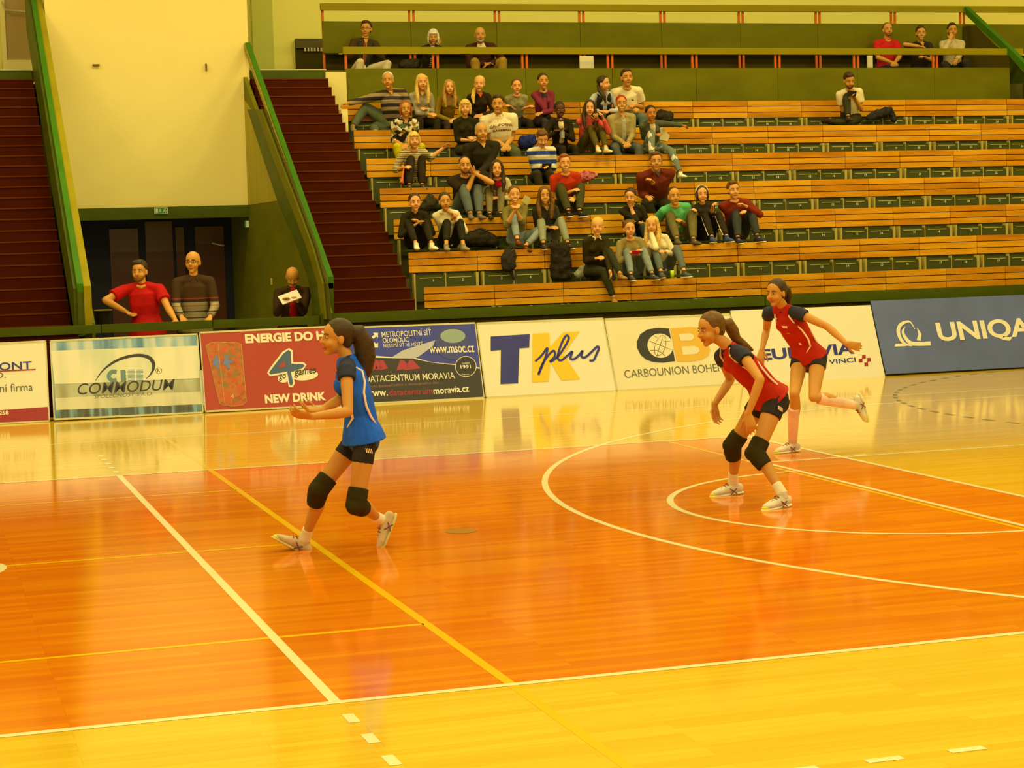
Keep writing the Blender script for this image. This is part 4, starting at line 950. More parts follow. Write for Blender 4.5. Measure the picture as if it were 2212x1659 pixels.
seated('man in pale shirt with one hand to his chin, rightmost on the gallery', 'g', 2062, (2057,66), look('m','mid','dark','short',build=1.08), dict(top=(206,172,84), sleeve='long', bot=(56,48,20), collar=(206,172,84)), hr=(2052,86,-.22), hl=(2066,134,-.4), er=(2036,112,-.2), el=(2086,112,-.15), kr=(2040,138), kl=(2084,138), hy=-20)

# top row
seated('older man in a wide-striped polo lounging with one arm along the bench', 6, 862, (838,174), look('m','mid','white','buzz',build=1.1,belly=1.15,brow='grey'), dict(top=stripe_polo, sleeve='long', bot=(96,96,44), neck=('v',None), shoe=(150,130,50)), hr=(752,223,-.02), er=(800,212,-.02), hl=(866,258,-.3), kr=(805,262,.0), fr=(762,274,-.05), kl=(856,262,-.25), flt=(812,284,-.35), hy=-20)
seated('long-haired blonde woman in pale grey shirt with crossed hands, top row', 6, 914, (911,178), look('f','fair','blonde','long'), dict(top=(178,156,84), sleeve='long', bot=BLK, collar=(178,156,84), neck=('v',None)), hr=(926,246,-.35), hl=(922,236,-.33), er=(890,236,-.1), el=(942,232,-.1), kr=(906,262), kl=(942,264), hy=-3)
seated('girl with long fair hair in a tan hooded top, top row', 6, 972, (970,189), look('f','fair','dblonde','long'), dict(top=(146,108,10), sleeve='long', bot=(60,44,14), hood=True), s=.88, hr=(973,260,-.3), hl=(984,256,-.3), hy=-5)
seated('woman with blonde ponytail in black sweater with coral v-neck, top row', 6, 1040, (1036,182), look('f','fair','blonde','ponyside'), dict(top=(50,34,6), sleeve='long', bot=BLK, neck=('v',(226,90,44))), hr=(1030,250,-.3), hl=(1040,248,-.3), er=(1010,240,-.1), hy=-22)
seated('young woman in grey t-shirt with folded arms, top row', 6, 1121, (1116,187), look('f','fair','brown','bun'), dict(top=speck, sleeve='short', bot=(46,34,14), neck=('u',None)), s=.92, hr=(1136,232,-.26), hl=(1106,232,-.26), er=(1096,236,-.1), el=(1142,238,-.1), hy=-12)
seated('woman in purple jacket with a hand under her chin, top row', 6, 1180, (1173,176), look('f','mid','dark','bun'), dict(top=(130,40,36), sleeve='long', bot=(60,48,30), panel=(54,46,30), neck=('u',None)), hr=(1176,202,-.22), hl=(1170,244,-.34), er=(1160,232,-.22), el=(1206,234,-.1), hy=-6, acc=lambda K: logo_patch(K,.42,.5,-20,14,m_bw))
seated('woman with side braid in white shirt and dark vest, top row', 6, 1308, (1304,181), look('f','fair','dark','ponyside'), dict(top=(196,184,124), sleeve='long', bot=(52,40,14), vest=(44,40,22), collar=(196,184,124)), hr=(1296,240,-.34), hl=(1316,240,-.34), hy=38)
seated('man in white t-shirt with a black mountain print, top row', 6, 1358, (1354,168), look('m','mid','dark','short',build=1.08), dict(top=(240,208,110), sleeve='short', bot=JEAN, neck=('u',None)), s=1.06, hr=(1362,236,-.3), hl=(1372,228,-.3), er=(1332,232,-.1), el=(1388,234,-.1), hy=-8, acc=lambda K: logo_patch(K,.46,.62,-24,16,blk))
kph = seated('dark-haired man in white t-shirt looking down at his phone, knee raised', 6, 1842, (1834,174), look('m','mid','dark','short',closed=True,beard='dark'), dict(top=(236,204,106), sleeve='short', bot=(54,48,12), neck=('u',None), shoe=(70,44,20)), kr=(1829,210,.34), fr=(1832,252,-.42), kl=(1812,262,.25), flt=(1786,262,-.30), hr=(1834,214,-.30), hl=(1848,214,-.30), er=(1812,226,-.1), el=(1868,226,-.1), hy=-8, hp=-22)
phone('tablet_phone', 'dark phone held up by the man with the raised knee', 'phone', at(1840,202,YB(6)-.60), (.16,.012,.09), (36,30,16), (.3,0,0))

# row six (second from top)
seated('auburn-haired woman in floral blouse and yellow trousers', 5, 879, (876,236), look('f','mid','auburn','bob',build=1.12), dict(top=floral, sleeve='34', bot=(196,168,0), neck=('v',None), longtop=True), hr=(868,312,-.32), hl=(880,314,-.34), er=(850,298,-.1), el=(906,298,-.1), kr=(858,318), kl=(908,318), hy=-8)
seated('blonde woman in black sweater with folded arms', 5, 1010, (1005,233), look('f','fair','blonde','fringe_bob',smile=.6), dict(top=(48,40,6), sleeve='34', bot=(60,52,14)), hr=(1014,303,-.3), hl=(1022,298,-.32), er=(985,300,-.08), el=(1030,300,-.08), hy=-16)
seated('heavy man in white t-shirt with red baseball lettering', 5, 1086, (1076,226), look('m','mid','dark','short',build=1.2,belly=1.25), dict(top=(242,210,112), sleeve='short', bot=(86,82,30), neck=('u',None)), s=1.06, hr=(1088,314,-.34), hl=(1094,314,-.34), er=(1054,292,-.1), el=(1110,290,-.1), kr=(1066,330), kl=(1110,328), hy=-24, acc=lambda K: (chest_word(K,'CALIFORNIA',.23,.66,.045,.03,M('print_maroon',(134,44,30))), chest_word(K,'BASEBALL',.17,.50,.035,0,MATS['print_maroon'])))
seated('dark-skinned woman in black jacket and white top holding a bottle', 5, 1215, (1209,238), look('f','dark','black','bun'), dict(top=(44,32,4), sleeve='long', bot=(42,32,6), panel=(240,206,106), neck=('u',None)), hr=(1203,284,-.32), hl=(1213,286,-.34), hy=-4)
seated('woman with dark wavy hair in pink jacket hugging her knees', 5, 1270, (1274,234), look('f','fair','dark','longwavy'), dict(top=(224,84,48), sleeve='long', bot=(88,70,6), shoe=(226,196,106), leg=.88), kr=(1285,262,.42), kl=(1308,262,.42), fr=(1291,320,-.54), flt=(1309,320,-.54), hr=(1288,256,-.46), hl=(1304,257,-.46), er=(1262,262,-.2), hy=-18)
def red_cap(K):
    c, X, Y, Z, s = K['Hd'], K['X'], K['Y'], K['Z'], K['s']; b = MB()
    b.ball(c+Z*.050*s-Y*.012*s, (.088*s,.103*s,.086*s), (X, Y, Z), 18, 12); b.tube([c+Z*.05*s-Y*.08*s, c+Z*.03*s-Y*.16*s], [(.06*s,.012*s),(.045*s,.008*s)], 12, lat=X)
    skin(b, 'baseball_cap', M('red_cap', (176,40,4), .7), K['root'], .008, 2)
seated('man in a backwards red cap and open beige jacket', 5, 1348, (1342,224), look('m','mid','brown','buzz',smile=1), dict(top=(172,144,56), sleeve='long', bot=(88,88,52), panel=(196,180,104), pw=.04, collar=(172,144,56), neck=('v',None)), hr=(1347,308,-.36), hl=(1357,308,-.36), er=(1322,296,-.1), el=(1370,292,-.1), kr=(1328,320,.4), kl=(1378,320,.4), hy=-14, acc=red_cap)
kw = seated('dark-skinned woman in denim jacket and ripped jeans with a white bag', 5, 1414, (1406,246), look('f','tan','black','bun'), dict(top=(86,84,40), sleeve='long', bot=ripped, panel=(238,206,108), neck=('u',None), shoe=(244,218,124), leg=.9), hl=(1484,272,.0), el=(1448,266,-.02), hr=(1414,292,-.3), er=(1384,288,-.1), pf=.20, kr=(1408,298,.42), fr=(1408,338,-.50), kl=(1452,318,.44), flt=(1470,374,-.56), hy=-6)
b = MB().prism([at(1412,284,19.62), at(1428,276,19.62), at(1443,294,19.62), at(1438,306,19.62), at(1420,302,19.62)], (0,-.07,0)); o = b.build('shoulder_bag', M('white_leather', (236,204,104), .5), origin=at(1426,292,19.6))
tag(o, 'small white shoulder bag on the lap of the woman in ripped jeans', 'bag')
MB().tube([at(1441,294,19.6), at(1428,272,19.62), at(1416,262,19.66)], .007, 6).build('strap', MATS['white_leather'], o)
phone('water_bottle', 'small shiny bottle held by the woman in black jacket and white top', 'bottle', at(1215,291,19.4), (.05,.05,.10), (150,140,90))

# row five
kb = seated('blonde woman in striped knit holding an orange horn, arm stretched out', 4, 897, (894,303), look('f','fair','blonde','fringe_bob',build=1.12,belly=1.1), dict(top=knit, sleeve='34', bot=(50,36,6), neck=('u',None), longtop=True), hl=(956,321,-.1), el=(930,333,-.12), hr=(873,362,-.34), er=(856,352,-.1), kr=(886,372,.38), kl=(912,372,.38), fr=(884,400,-.4), flt=(912,400,-.4), hy=-6)
b = MB(); A_ = at(873,360,18.68); B_ = at(867,396,18.62); b.tube([A_, A_+(B_-A_)*.5, A_+(B_-A_)*.85, B_], [.007,.012,.024,.040], 14, 'flat')
tag(b.build('plastic_horn', M('orange_plastic', (214,92,8), .4), origin=A_, smooth=True), 'orange plastic horn held by the blonde woman in striped knit', 'horn')
seated('grey-haired man in black shirt with patterned sleeves, sitting forward', 4, 1046, (1040,285), look('m','mid','grey','buzz',build=1.15,belly=1.1), dict(top=(44,36,8), sleeve='long', bot=BLK, neck=('v',None)), s=1.05, hr=(1022,372,-.40), hl=(1034,374,-.40), er=(1006,344,-.12), el=(1084,346,-.12), hy=-4,
  acc=lambda K: [skin(MB().tube([K['J']['S'+q], K['J']['S'+q]+(K['J']['E'+q]-K['J']['S'+q])*.9], [.070,.062], 12, 'flat'), 'patterned_sleeve', nordic, K['root'], .01, 1) for q in 'RL'])
seated('boy in blue and white striped sweater looking down at his phone', 4, 1172, (1171,299), look('m','fair','brown','short',closed=True), dict(top=bluewhite, sleeve='long', bot=(54,44,12), collar=WT), s=.95, hr=(1170,360,-.34), hl=(1184,358,-.34), er=(1148,352,-.1), el=(1200,352,-.1), kr=(1160,376), kl=(1186,374), hp=-30, hy=-6)
phone('mobile_phone', 'dark mobile phone held by the boy in striped sweater', 'phone', at(1181,357,18.66), (.14,.02,.07), (46,38,20), (.6,0,0))

# row four
seated('bearded man in black t-shirt, elbows on his raised knees', 3, 1005, (1004,358), look('m','mid','dark','buzz',beard='dark',build=1.1), dict(top=(52,36,8), sleeve='short', bot=(92,92,56), neck=('u',None), shoe=(120,96,50)), kr=(1004,400,.42), kl=(1036,398,.42), fr=(1016,462,-.55), flt=(1036,462,-.55), hr=(1022,380,-.40), hl=(1028,376,-.40), er=(990,404,-.3), el=(1044,392,-.3), hy=-10)
seated('woman with long dark hair in white cardigan and bright pink top', 3, 1076, (1073,365), look('f','fair','dark','long'), dict(top=(216,186,96), sleeve='long', bot=(126,104,40), panel=(206,14,34), pw=.058, neck=('u',None)), hr=(1068,428,-.34), hl=(1080,427,-.34), kr=(1057,438,.38), kl=(1082,436,.38), fr=(1058,463,-.5), flt=(1082,463,-.5), hy=-12)
seated('smiling man in plain orange-red t-shirt with raised dark knees', 3, 1226, (1220,353), look('m','fair','auburn','short',smile=.9), dict(top=(192,50,6), sleeve='short', bot=(70,62,14), neck=('u',None), shoe=(40,34,20), sole=WT), kr=(1212,398,.42), kl=(1258,394,.42), fr=(1228,456,-.55), flt=(1252,456,-.55), hr=(1232,414,-.36), hl=(1240,428,-.38), er=(1196,416,-.15), el=(1246,404,-.2), hy=-10)
seated('man in dark red hooded sweatshirt with a hand on his chest', 3, 1418, (1417,349), look('m','mid','brown','short',build=1.2), dict(top=(110,38,6), sleeve='long', bot=(44,36,6), hood=True, neck=('v',(70,74,50))), s=1.06, hr=(1398,426,-.36), hl=(1410,394,-.36), er=(1386,408,-.12), el=(1452,404,-.12), kr=(1398,440,.38), kl=(1440,446,.38), hy=-16)

# row three
seated('dark-haired woman in all black with white sneakers, nearest the stairs', 2, 897, (896,438), look('f','fair','dark','bun'), dict(top=(46,36,6), sleeve='long', bot=(44,34,6), shoe=(240,212,120), collar=(46,36,6), leg=.86), kr=(884,484,.38), kl=(922,482,.38), fr=(899,528,-.55), flt=(933,528,-.55), hr=(896,486,-.34), hl=(908,482,-.34), hy=-4, hp=2)
seated('dark-haired woman in white hooded sweatshirt and black trousers', 2, 968, (961,436), look('f','mid','dark','bun'), dict(top=(238,208,116), sleeve='long', bot=(40,32,6), hood=True, shoe=(150,126,60), leg=.80), kr=(968,468,.40), kl=(998,466,.42), fr=(964,530,-.55), flt=(1001,530,-.55), hr=(976,474,-.3), hl=(984,470,-.32), er=(942,482,-.15), hy=-8)
seated('smiling woman in grey cardigan hugging one raised knee', 2, 1118, (1111,421), look('f','fair','brown','bun',smile=1), dict(top=(128,108,30), sleeve='34', bot=LJEAN, neck=('u',None), shoe=(110,54,10), longtop=True, leg=.84), kr=(1112,466,.42), fr=(1118,518,-.48), kl=(1150,512,.30), flt=(1134,532,-.44), hr=(1110,458,-.44), hl=(1116,456,-.44), er=(1092,482,-.25), el=(1136,482,-.2), hy=-10)
seated('laughing woman with long brown hair over one shoulder, in black cardigan', 2, 1182, (1176,423), look('f','mid','brown','longwavy',smile=1), dict(top=(58,50,20), sleeve='long', bot=(142,134,70), neck=('v',None), shoe=(60,40,16), sole=WT, leg=.88), kr=(1168,462,.42), kl=(1216,460,.42), fr=(1174,527,-.55), flt=(1227,526,-.55), hr=(1188,492,-.32), hl=(1182,490,-.3), er=(1156,478,-.1), hy=-10)
seated('dark-haired woman in black resting her mouth on one hand', 2, 1372, (1362,426), look('f','fair','dark','bun'), dict(top=(44,36,8), sleeve='34', bot=(60,62,40)), hr=(1361,444,-.28), er=(1361,480,-.32), hl=(1378,480,-.36), kr=(1362,490,.40), kl=(1390,488,.42), hy=-32, hp=-8)
seated('boy in mint green t-shirt with grey trousers', 2, 1466, (1456,424), look('m','mid','dark','buzz'), dict(top=(96,172,70), sleeve='short', bot=(112,94,32), neck=('u',None), shoe=(96,80,34)), kr=(1450,468,.42), kl=(1498,464,.42), fr=(1462,516,-.55), flt=(1498,517,-.55), hr=(1450,484,-.2), hl=(1472,478,-.36), er=(1430,476,-.1), el=(1486,474,-.15), hy=-8, acc=lambda K: logo_patch(K,.40,.56,-22,22,M('print_dusty_red',(150,60,34))))
def hairband(K):
    c, X, Y, Z, s = K['Hd'], K['X'], K['Y'], K['Z'], K['s']
    MB().tube([c+X*(.090*math.cos(a)*s)+Z*((.046+.093*math.sin(a))*s)+Y*(.022*s) for a in [math.pi*(i/10) for i in range(11)]], .008*s, 8).build('hairband', mat_c((232,206,120)), K['root'], smooth=True)
def side_stripes(K):
    J = K['J']
    for q, sg in (('R', 1), ('L', 1)):
        k_, a_ = J['K'+q], J['A'+q]; h_ = J['Hp'+q]; l = K['lat']*.058*sg
        MB().tube([k_+l*.95, k_+(a_-k_)*.5+l*.9, k_+(a_-k_)*.9+l*.8], .006, 6).build('trouser_stripe', mat_c(WT), K['root'])
seated('woman with white hairband in black tracksuit with white stripes', 2, 1524, (1516,420), look('f','fair','dark','bob'), dict(top=(56,42,16), sleeve='34', bot=(44,34,10), shoe=(60,70,70), sole=WT), kr=(1526,452,.42), kl=(1558,448,.42), fr=(1538,512,-.55), flt=(1570,511,-.55), hr=(1540,446,-.48), hl=(1502,456,-.36), er=(1518,458,-.2), el=(1514,462,-.1), hy=-12, acc=lambda K: (hairband(K), side_stripes(K)))
seated('young man in plain maroon sweater, rightmost in the third row', 2, 1592, (1584,411), look('m','fair','brown','short'), dict(top=(128,40,6), sleeve='long', bot=(56,54,30), neck=('u',None), shoe=(50,44,28), sole=WT), kr=(1592,470,.40), kl=(1628,458,.42), fr=(1594,514,-.55), flt=(1636,510,-.55), hr=(1598,462,-.36), hl=(1612,446,-.40), er=(1570,462,-.1), el=(1628,448,-.2), hy=-6)

# row two
seated('blonde woman in black sweater with white collar, one leg hanging over the bench', 1, 1280, (1291,490), look('f','fair','blonde','pony'), dict(top=(50,38,4), sleeve='long', bot=(52,48,12), collar=(236,208,116), shoe=(160,104,30), leg=.9), kl=(1322,526,.42), flt=(1340,592,-.56), pf=.20, kr=(1306,588,.42), fr=(1326,644,-.50), hr=(1288,558,-.34), hl=(1318,590,-.50), er=(1262,548,-.1), el=(1290,566,-.3), hy=-22)
seated('woman with two hair buns in grey top and pale jeans', 1, 1364, (1359,495), look('f','fair','brown','buns'), dict(top=(160,132,50), sleeve='long', bot=(134,134,84), neck=('u',None), shoe=(70,64,40), sole=WT, leg=.9), kr=(1355,536,.42), kl=(1394,534,.42), fr=(1363,594,-.55), flt=(1409,592,-.55), hr=(1368,547,-.34), hl=(1376,547,-.34), hy=-6)
seated('blonde woman in white sweater with a hand at her mouth', 1, 1428, (1410,487), look('f','fair','blonde','long'), dict(top=(238,206,108), sleeve='long', bot=(98,98,58), shoe=(80,76,44), sole=WT, leg=.88), kr=(1418,538,.42), kl=(1470,532,.42), fr=(1428,588,-.55), flt=(1478,586,-.55), hr=(1406,502,-.26), er=(1410,524,-.3), hl=(1438,544,-.34), el=(1456,536,-.1), hy=-34)
phone('mobile_phone', 'red mobile phone in the lap of the woman with two buns', 'phone', at(1373,545,16.40), (.10,.02,.05), (190,30,30), (.6,0,0))

# ---- bags and clothes left on the benches
def lump(name, label, cat, pts, rad, c, vox=.014, pat=None, mat=None, flat=None):
    b = MB(); b.tube(pts, rad, 12)
    o = b.build(name, mat or M(name+'_%02x%02x%02x' % c, c, .75, .2, pat=pat or mottled((14,14,14), .3, .8)), origin=pts[0])
    r = o.modifiers.new('r', 'REMESH'); r.mode = 'VOXEL'; r.voxel_size = vox; r.use_smooth_shade = True
    tx = bpy.data.textures.new('folds', 'CLOUDS'); tx.noise_scale = .09
    d = o.modifiers.new('d', 'DISPLACE'); d.texture = tx; d.strength = .05; d.mid_level = .5
    REMESH.append(o); return tag(o, label, cat)
A = lambda x, y, r, dy=-.22: at(x, y, YB(r)+dy)
o = lump('backpack', 'black backpack on the third row seat beside the grey cardigan', 'backpack', [A(1012,518,2), A(1040,512,2), A(1066,522,2)], [(.10,.09),(.14,.13),(.09,.09)], (44,34,8))
MB().tube([A(1020,500,2,-.36), A(1036,494,2,-.38), A(1052,500,2,-.36)], .012, 8).build('strap', m_black, o)
lump('backpack', 'dark grey backpack behind the two women nearest the stairs', 'backpack', [A(918,448,3,-.14), A(930,436,3,-.16), A(944,446,3,-.14)], [(.08,.07),(.13,.10),(.07,.07)], (56,46,14))
o = lump('handbag', 'black bag hanging over the second row bench', 'bag', [A(1102,545,1,-.14), A(1098,560,1,-.16), A(1098,578,1,-.18)], [(.09,.05),(.11,.07),(.10,.06)], (42,32,8))
MB().tube([A(1096,538,1,-.14), A(1104,528,1,-.10), A(1112,542,1,-.14)], .010, 6).build('strap', m_black, o)
MB().tube([A(1104,585,1,-.14), A(1110,604,1,-.14)], [(.03,.01),(.015,.008)], 8).build('strap', m_black, o)
lump('coat', 'long black coat draped over the second row bench', 'coat', [A(1194,530,1,-.10), A(1208,534,1,-.14), A(1212,560,1,-.16), A(1212,598,1,-.17)], [(.07,.04),(.14,.05),(.15,.06),(.16,.05)], (40,30,6))
lump('jacket', 'pale grey jacket lying beside the blonde woman with white collar', 'jacket', [A(1250,592,1,-.36), A(1262,584,1,-.38), A(1276,574,1,-.40)], [(.06,.05),(.08,.06),(.04,.03)], (150,136,74))
lump('jacket', 'pink checked jacket beside the man in orange-red shirt', 'jacket', [A(1248,388,3,-.18), A(1266,380,3,-.22), A(1288,378,3,-.2)], [(.06,.04),(.09,.06),(.04,.03)], (168,54,34), pat=blotchy([(0,(178,50,34)),(.5,(120,40,20)),(.7,(196,110,70))], 24))
lump('handbag', 'dark handbag on the top row behind the woman in denim', 'bag', [A(1428,252,6,-.24), A(1446,252,6,-.24)], [(.12,.09),(.09,.07)], (48,38,10))
lump('jacket', 'black jacket lying on the top row beside the man with the phone', 'jacket', [A(1876,254,6,-.2), A(1898,246,6,-.2), A(1922,240,6,-.2), A(1930,256,6,-.2)], [(.05,.04),(.09,.06),(.08,.07),(.06,.06)], (44,38,20))
lump('jacket', 'blue jacket between the boy in stripes and the man in white', 'jacket', [A(1128,308,5,-.20), A(1150,302,5,-.24)], [(.10,.06),(.09,.07)], (40,44,70))
lump('bag', 'dark bag on the gallery bench between two spectators', 'bag', [at(872,142,22.2), at(896,138,22.2)], [(.09,.09),(.10,.10)], (52,40,6))
phone('paper_bag', 'crumpled pale yellow paper between the two smiling women', 'paper bag', A(1137,433,2,-.12), (.10,.04,.11), (206,176,70), (0,.6,0))
o = MB().tube([A(1452,602,1,-.62), A(1452,584,1,-.62)], .028, 12, 'flat').build('drink_bottle', M('neon_bottle', (196,206,20), .3), origin=A(1452,602,1,-.62), smooth=True); tag(o, 'small neon yellow bottle at the feet of the blonde woman in white', 'bottle')
MB().tube([A(1452,584,1,-.62), A(1452,580,1,-.62)], .012, 10, 'flat').build('cap', m_black, o)

# ---- three people standing in the entrance
def standing(label, px, Y, head, look, wear, s, hr, hl, er, el, hy, hp, ty=0):
    P = at(px, 700, Y); P.z = .95*s; Hd = at(head[0], head[1], Y-.03); f = hdir(ty, 0); R = f.cross(UP)
    s2 = (Hd.z-P.z)/.70; N = P+(Hd-P)*.745+f*-.01
    hw = .185*s*look.get('build', 1)
    J = dict(P=P, N=N, Hd=Hd, HY=hdir(hy, hp), HU=UP, fwd=f, base=0)
    for q_, sg, h_, e_ in (('R', 1, hr, er), ('L', -1, hl, el)):
        S_ = N-UP*.045*s+R*hw*sg; J['S'+q_] = S_; Hp_ = P+R*.09*s*sg; J['Hp'+q_] = Hp_
        A_ = Vector((Hp_.x+R.x*.05*sg, Hp_.y, .085)); K_, A_ = ik(Hp_, A_, .43*s, .42*s, Hp_+f); J['K'+q_] = K_; J['A'+q_] = A_; J['FT'+q_] = f+R*.2*sg; J['FU'+q_] = UP
        W_ = at(h_[0], h_[1], Y+h_[2]); E_, W_ = ik(S_, W_, .29*s, .26*s, at(e_[0], e_[1], Y+e_[2])); J['E'+q_] = E_; J['W'+q_] = W_; J['HD'+q_] = (W_-E_).normalized(); J['HN'+q_] = -UP if h_[2] < -.2 else -R*sg
    return person(label, J, s, look, wear)[1]
standing('man in red t-shirt with one hand on his hip, leaning on the green rail', 318, 16.05, (302,587), look('m','mid','dark','short',build=1.1,beard='brown'), dict(top=(184,18,6), sleeve='short', bot=(40,36,20), neck=('u',None), hem=.10), 1.06, (270,672,-.08), (378,690,-.50), (226,634,-.05), (358,660,-.20), -25, 0, -15)
standing('balding man in glasses and striped zip sweater standing at the green rail', 422, 16.1, (417,567), look('m','mid','brown','fringe',glasses=True), dict(top=zipsweat, sleeve='long', bot=(40,36,20), collar=(74,54,20), hem=.10), 1.08, (392,684,-.34), (454,684,-.34), (380,648,-.05), (466,648,-.05), -25, 3, -8)
standing('bald man in dark jacket and red shirt reading papers', 632, 16.5, (632,598), look('m','mid','grey','bald',closed=True,brow='grey',build=1.0), dict(top=(60,36,6), sleeve='long', bot=(40,30,10), panel=(170,20,10), pw=.05, collar=(60,36,6), hem=.10), 1.0, (612,652,-.34), (642,650,-.34), (600,650,-.05), (660,654,-.08), -12, -32, -5)
c_ = at(626,642,16.10); o = MB().box((-.13,-.09,-.006),(.13,.09,.006)).build('clipboard_papers', M('white_papers', (232,206,130)), origin=(0,0,0)); o.location = c_; o.rotation_euler = (math.radians(35), math.radians(-18), 0)
tag(o, 'white papers held by the bald man in dark jacket', 'papers')
p_ = at(223,683,16.3); t = thing('wire_basket', 'dark basket standing behind the rail left of the man in red', 'basket', (p_.x, 16.3, .0))
MB().tube([(p_.x,16.3,0),(p_.x,16.3,p_.z-.08)], .02, 8).build('stand', m_black, t); MB().tube([(p_.x,16.3,p_.z-.12),(p_.x,16.3,p_.z+.07)], [.09,.11], 14, 'flat').build('basket', m_black, t)
MB().tube([(p_.x+.11*math.cos(a), 16.3+.11*math.sin(a), p_.z+.075) for a in [i*math.pi/8 for i in range(17)]], .006, 6).build('rim', m_brk, t)

# ------------------------------------------------------------------ the three players
navyc = M('navy_jersey_cloth', (46,44,40), .7, .2, 1.2, pat=cloth); redc = M('red_jersey_cloth', (198,38,4), .7, .15, 1.35, pat=cloth); bluec = M('blue_jersey_cloth', (26,92,156), .7, .2, 1.1, pat=cloth)
shortc = M('black_shorts_cloth', (40,34,20), .7, .2, pat=cloth); padc = M('knee_pad_cloth', (52,42,6), .85, .1, pat=cloth); pipe = mat_c((240,206,130))
def player(label, J0, s, look_, wear, dirs):
    J = {}
    for k, v in J0.items(): J[k] = v if isinstance(v, Vector) else at(*v)
    J.update(dirs)
    f = J['fwd'].normalized(); R = f.cross(UP); spd = (J['N']-J['P']).normalized()
    J['HpR'] = J['P']+J.get('hl', R)*.088*s; J['HpL'] = J['P']-J.get('hl', R)*.088*s
    for q_ in 'RL':
        J['E'+q_] = reach(J['S'+q_], J['e'+q_].x, J['e'+q_].y, .285*s, J['e'+q_].z > 0)
        J['W'+q_] = reach(J['E'+q_], J['w'+q_].x, J['w'+q_].y, .25*s, J['w'+q_].z > 0)
        J['K'+q_] = reach(J['Hp'+q_], J['k'+q_].x, J['k'+q_].y, .43*s, J['k'+q_].z > 0)
        if 'A'+q_ not in J: J['A'+q_] = reach(J['K'+q_], J['a'+q_].x, J['a'+q_].y, .41*s, J['a'+q_].z > 0)
        if 'HD'+q_ not in J: J['HD'+q_] = (at(J['h'+q_].x, J['h'+q_].y, J['W'+q_].y+J['h'+q_].z)-J['W'+q_]).normalized()
    J['base'] = .0
    r, K = person(label, J, s, look_, wear, vox=.0058, pro=True, group=None)
    for q_ in ('RL' if not wear.get('longsock') else ''):
        k_, a_, h_ = J['K'+q_], J['A'+q_], J['Hp'+q_]; u1 = (h_-k_).normalized(); u2 = (a_-k_).normalized(); fr_ = -(u1+u2); fr_ = fr_.normalized() if fr_.length > .05 else f
        b = MB().tube([k_+u1*.10*s, k_+u1*.04*s+fr_*.006, k_+fr_*.010, k_+u2*.05*s+fr_*.006, k_+u2*.115*s], [.066*s,.068*s,.070*s,.066*s,.058*s], 14, 'flat')
        b.ball(k_+fr_*.03*s, .056*s); skin(b, 'knee_pad', padc, r, .007, 2)
    return K
def jersey(K, panel, side=True):
    J = K['J']; s = K['s']; w = K['w']
    for q_ in 'RL':
        b = MB(); S_ = J['S'+q_]; E_ = J['E'+q_]; a90 = 90 if q_ == 'R' else -90
        b.tube([S_+(K['N']-S_)*.50, S_, S_+(E_-S_)*.20], [(.046*w+.016)*s, (.050*w+.018)*s, (.050*w+.015)*s], 14, capb='flat'); skin(b, 'shoulder_panel', panel, K['root'], .0065, 2)
        for sg in (-1, 1):
            pts = [surf(K, 1.0, a90*.7, .012)]+[surf(K, t, a90*(1-.0)+sg*(q) , .006) for t, q in ((.86, 52), (.72, 46), (.58, 30), (.40, 26), (.25, 34), (.12, 60))]
            if sg < 0 or side: curve_part(K, 'piping', pipe, pts, [.004*s]+[.008*s]*5+[.004*s])
    cl = MB()
    for sg in (1, -1): cl.tube([K['N']-K['fw']*.05*s+K['sp']*.06, K['N']+K['lat']*sg*.058*s+K['sp']*.05, K['N']+K['fw']*.07*s-K['sp']*.06], [.010*s]*3, 8)
    skin(cl, 'collar', panel, K['root'], .006, 1)
def shorts_logo(K, q_='L'):
    J = K['J']; h_, k_ = J['Hp'+q_], J['K'+q_]; d = (k_-h_).normalized(); out = -J['fwd'].cross(UP).normalized() if q_ == 'L' else J['fwd'].cross(UP).normalized()
    out = (out-d*out.dot(d)).normalized(); si = d.cross(out); c = h_+d*.09*K['s']+out*(.088*K['w']+.020)*K['s']
    for i in range(4): MB().tube([c+si*(.012*i-.02)+d*.012, c+si*(.012*i-.010)-d*.010], .0035, 6).build('shorts_logo', pipe, K['root'])
V = Vector
LK = lambda hair, style, **k: look('f', 'mid', hair, style, **k)
# red player crouching
K1 = player('player in red jersey crouching with hands low, facing left', dict(P=(1664,858,4.80), N=(1576,752,4.80), Hd=(1536,712,4.82), SR=(1560,770,5.0), SL=(1606,768,4.63),
      AR=atZ(1584,1040,.10), AL=atZ(1690,1066,.10)), 1.03, LK('brown','none'), dict(top=redc, topname='jersey', sleeve='none', bottom='shorts', bot=shortc, leg=.34, pg=.004, g=.010, hem=.01, shoe=(214,190,116), sole=(230,208,120)),
      dict(fwd=V((-1,-.12,0)), HY=V((-1,-.18,-.12)), HU=V((-.22,0,1)), eR=V((1578,820,1)), eL=V((1642,820,0)), wR=V((1543,874,0)), wL=V((1616,894,0)), kR=V((1584,962,1)), kL=V((1634,978,0)),
           hR=V((1546,898,-.0)), hL=V((1624,928,-.02)), HNR=V((.3,-1,0)), HNL=V((.4,1,0)), FTR=V((-1,-.1,-.05)), FTL=V((-1,-.35,-.05)), FUR=UP, FUL=UP))
jersey(K1, navyc); shorts_logo(K1)
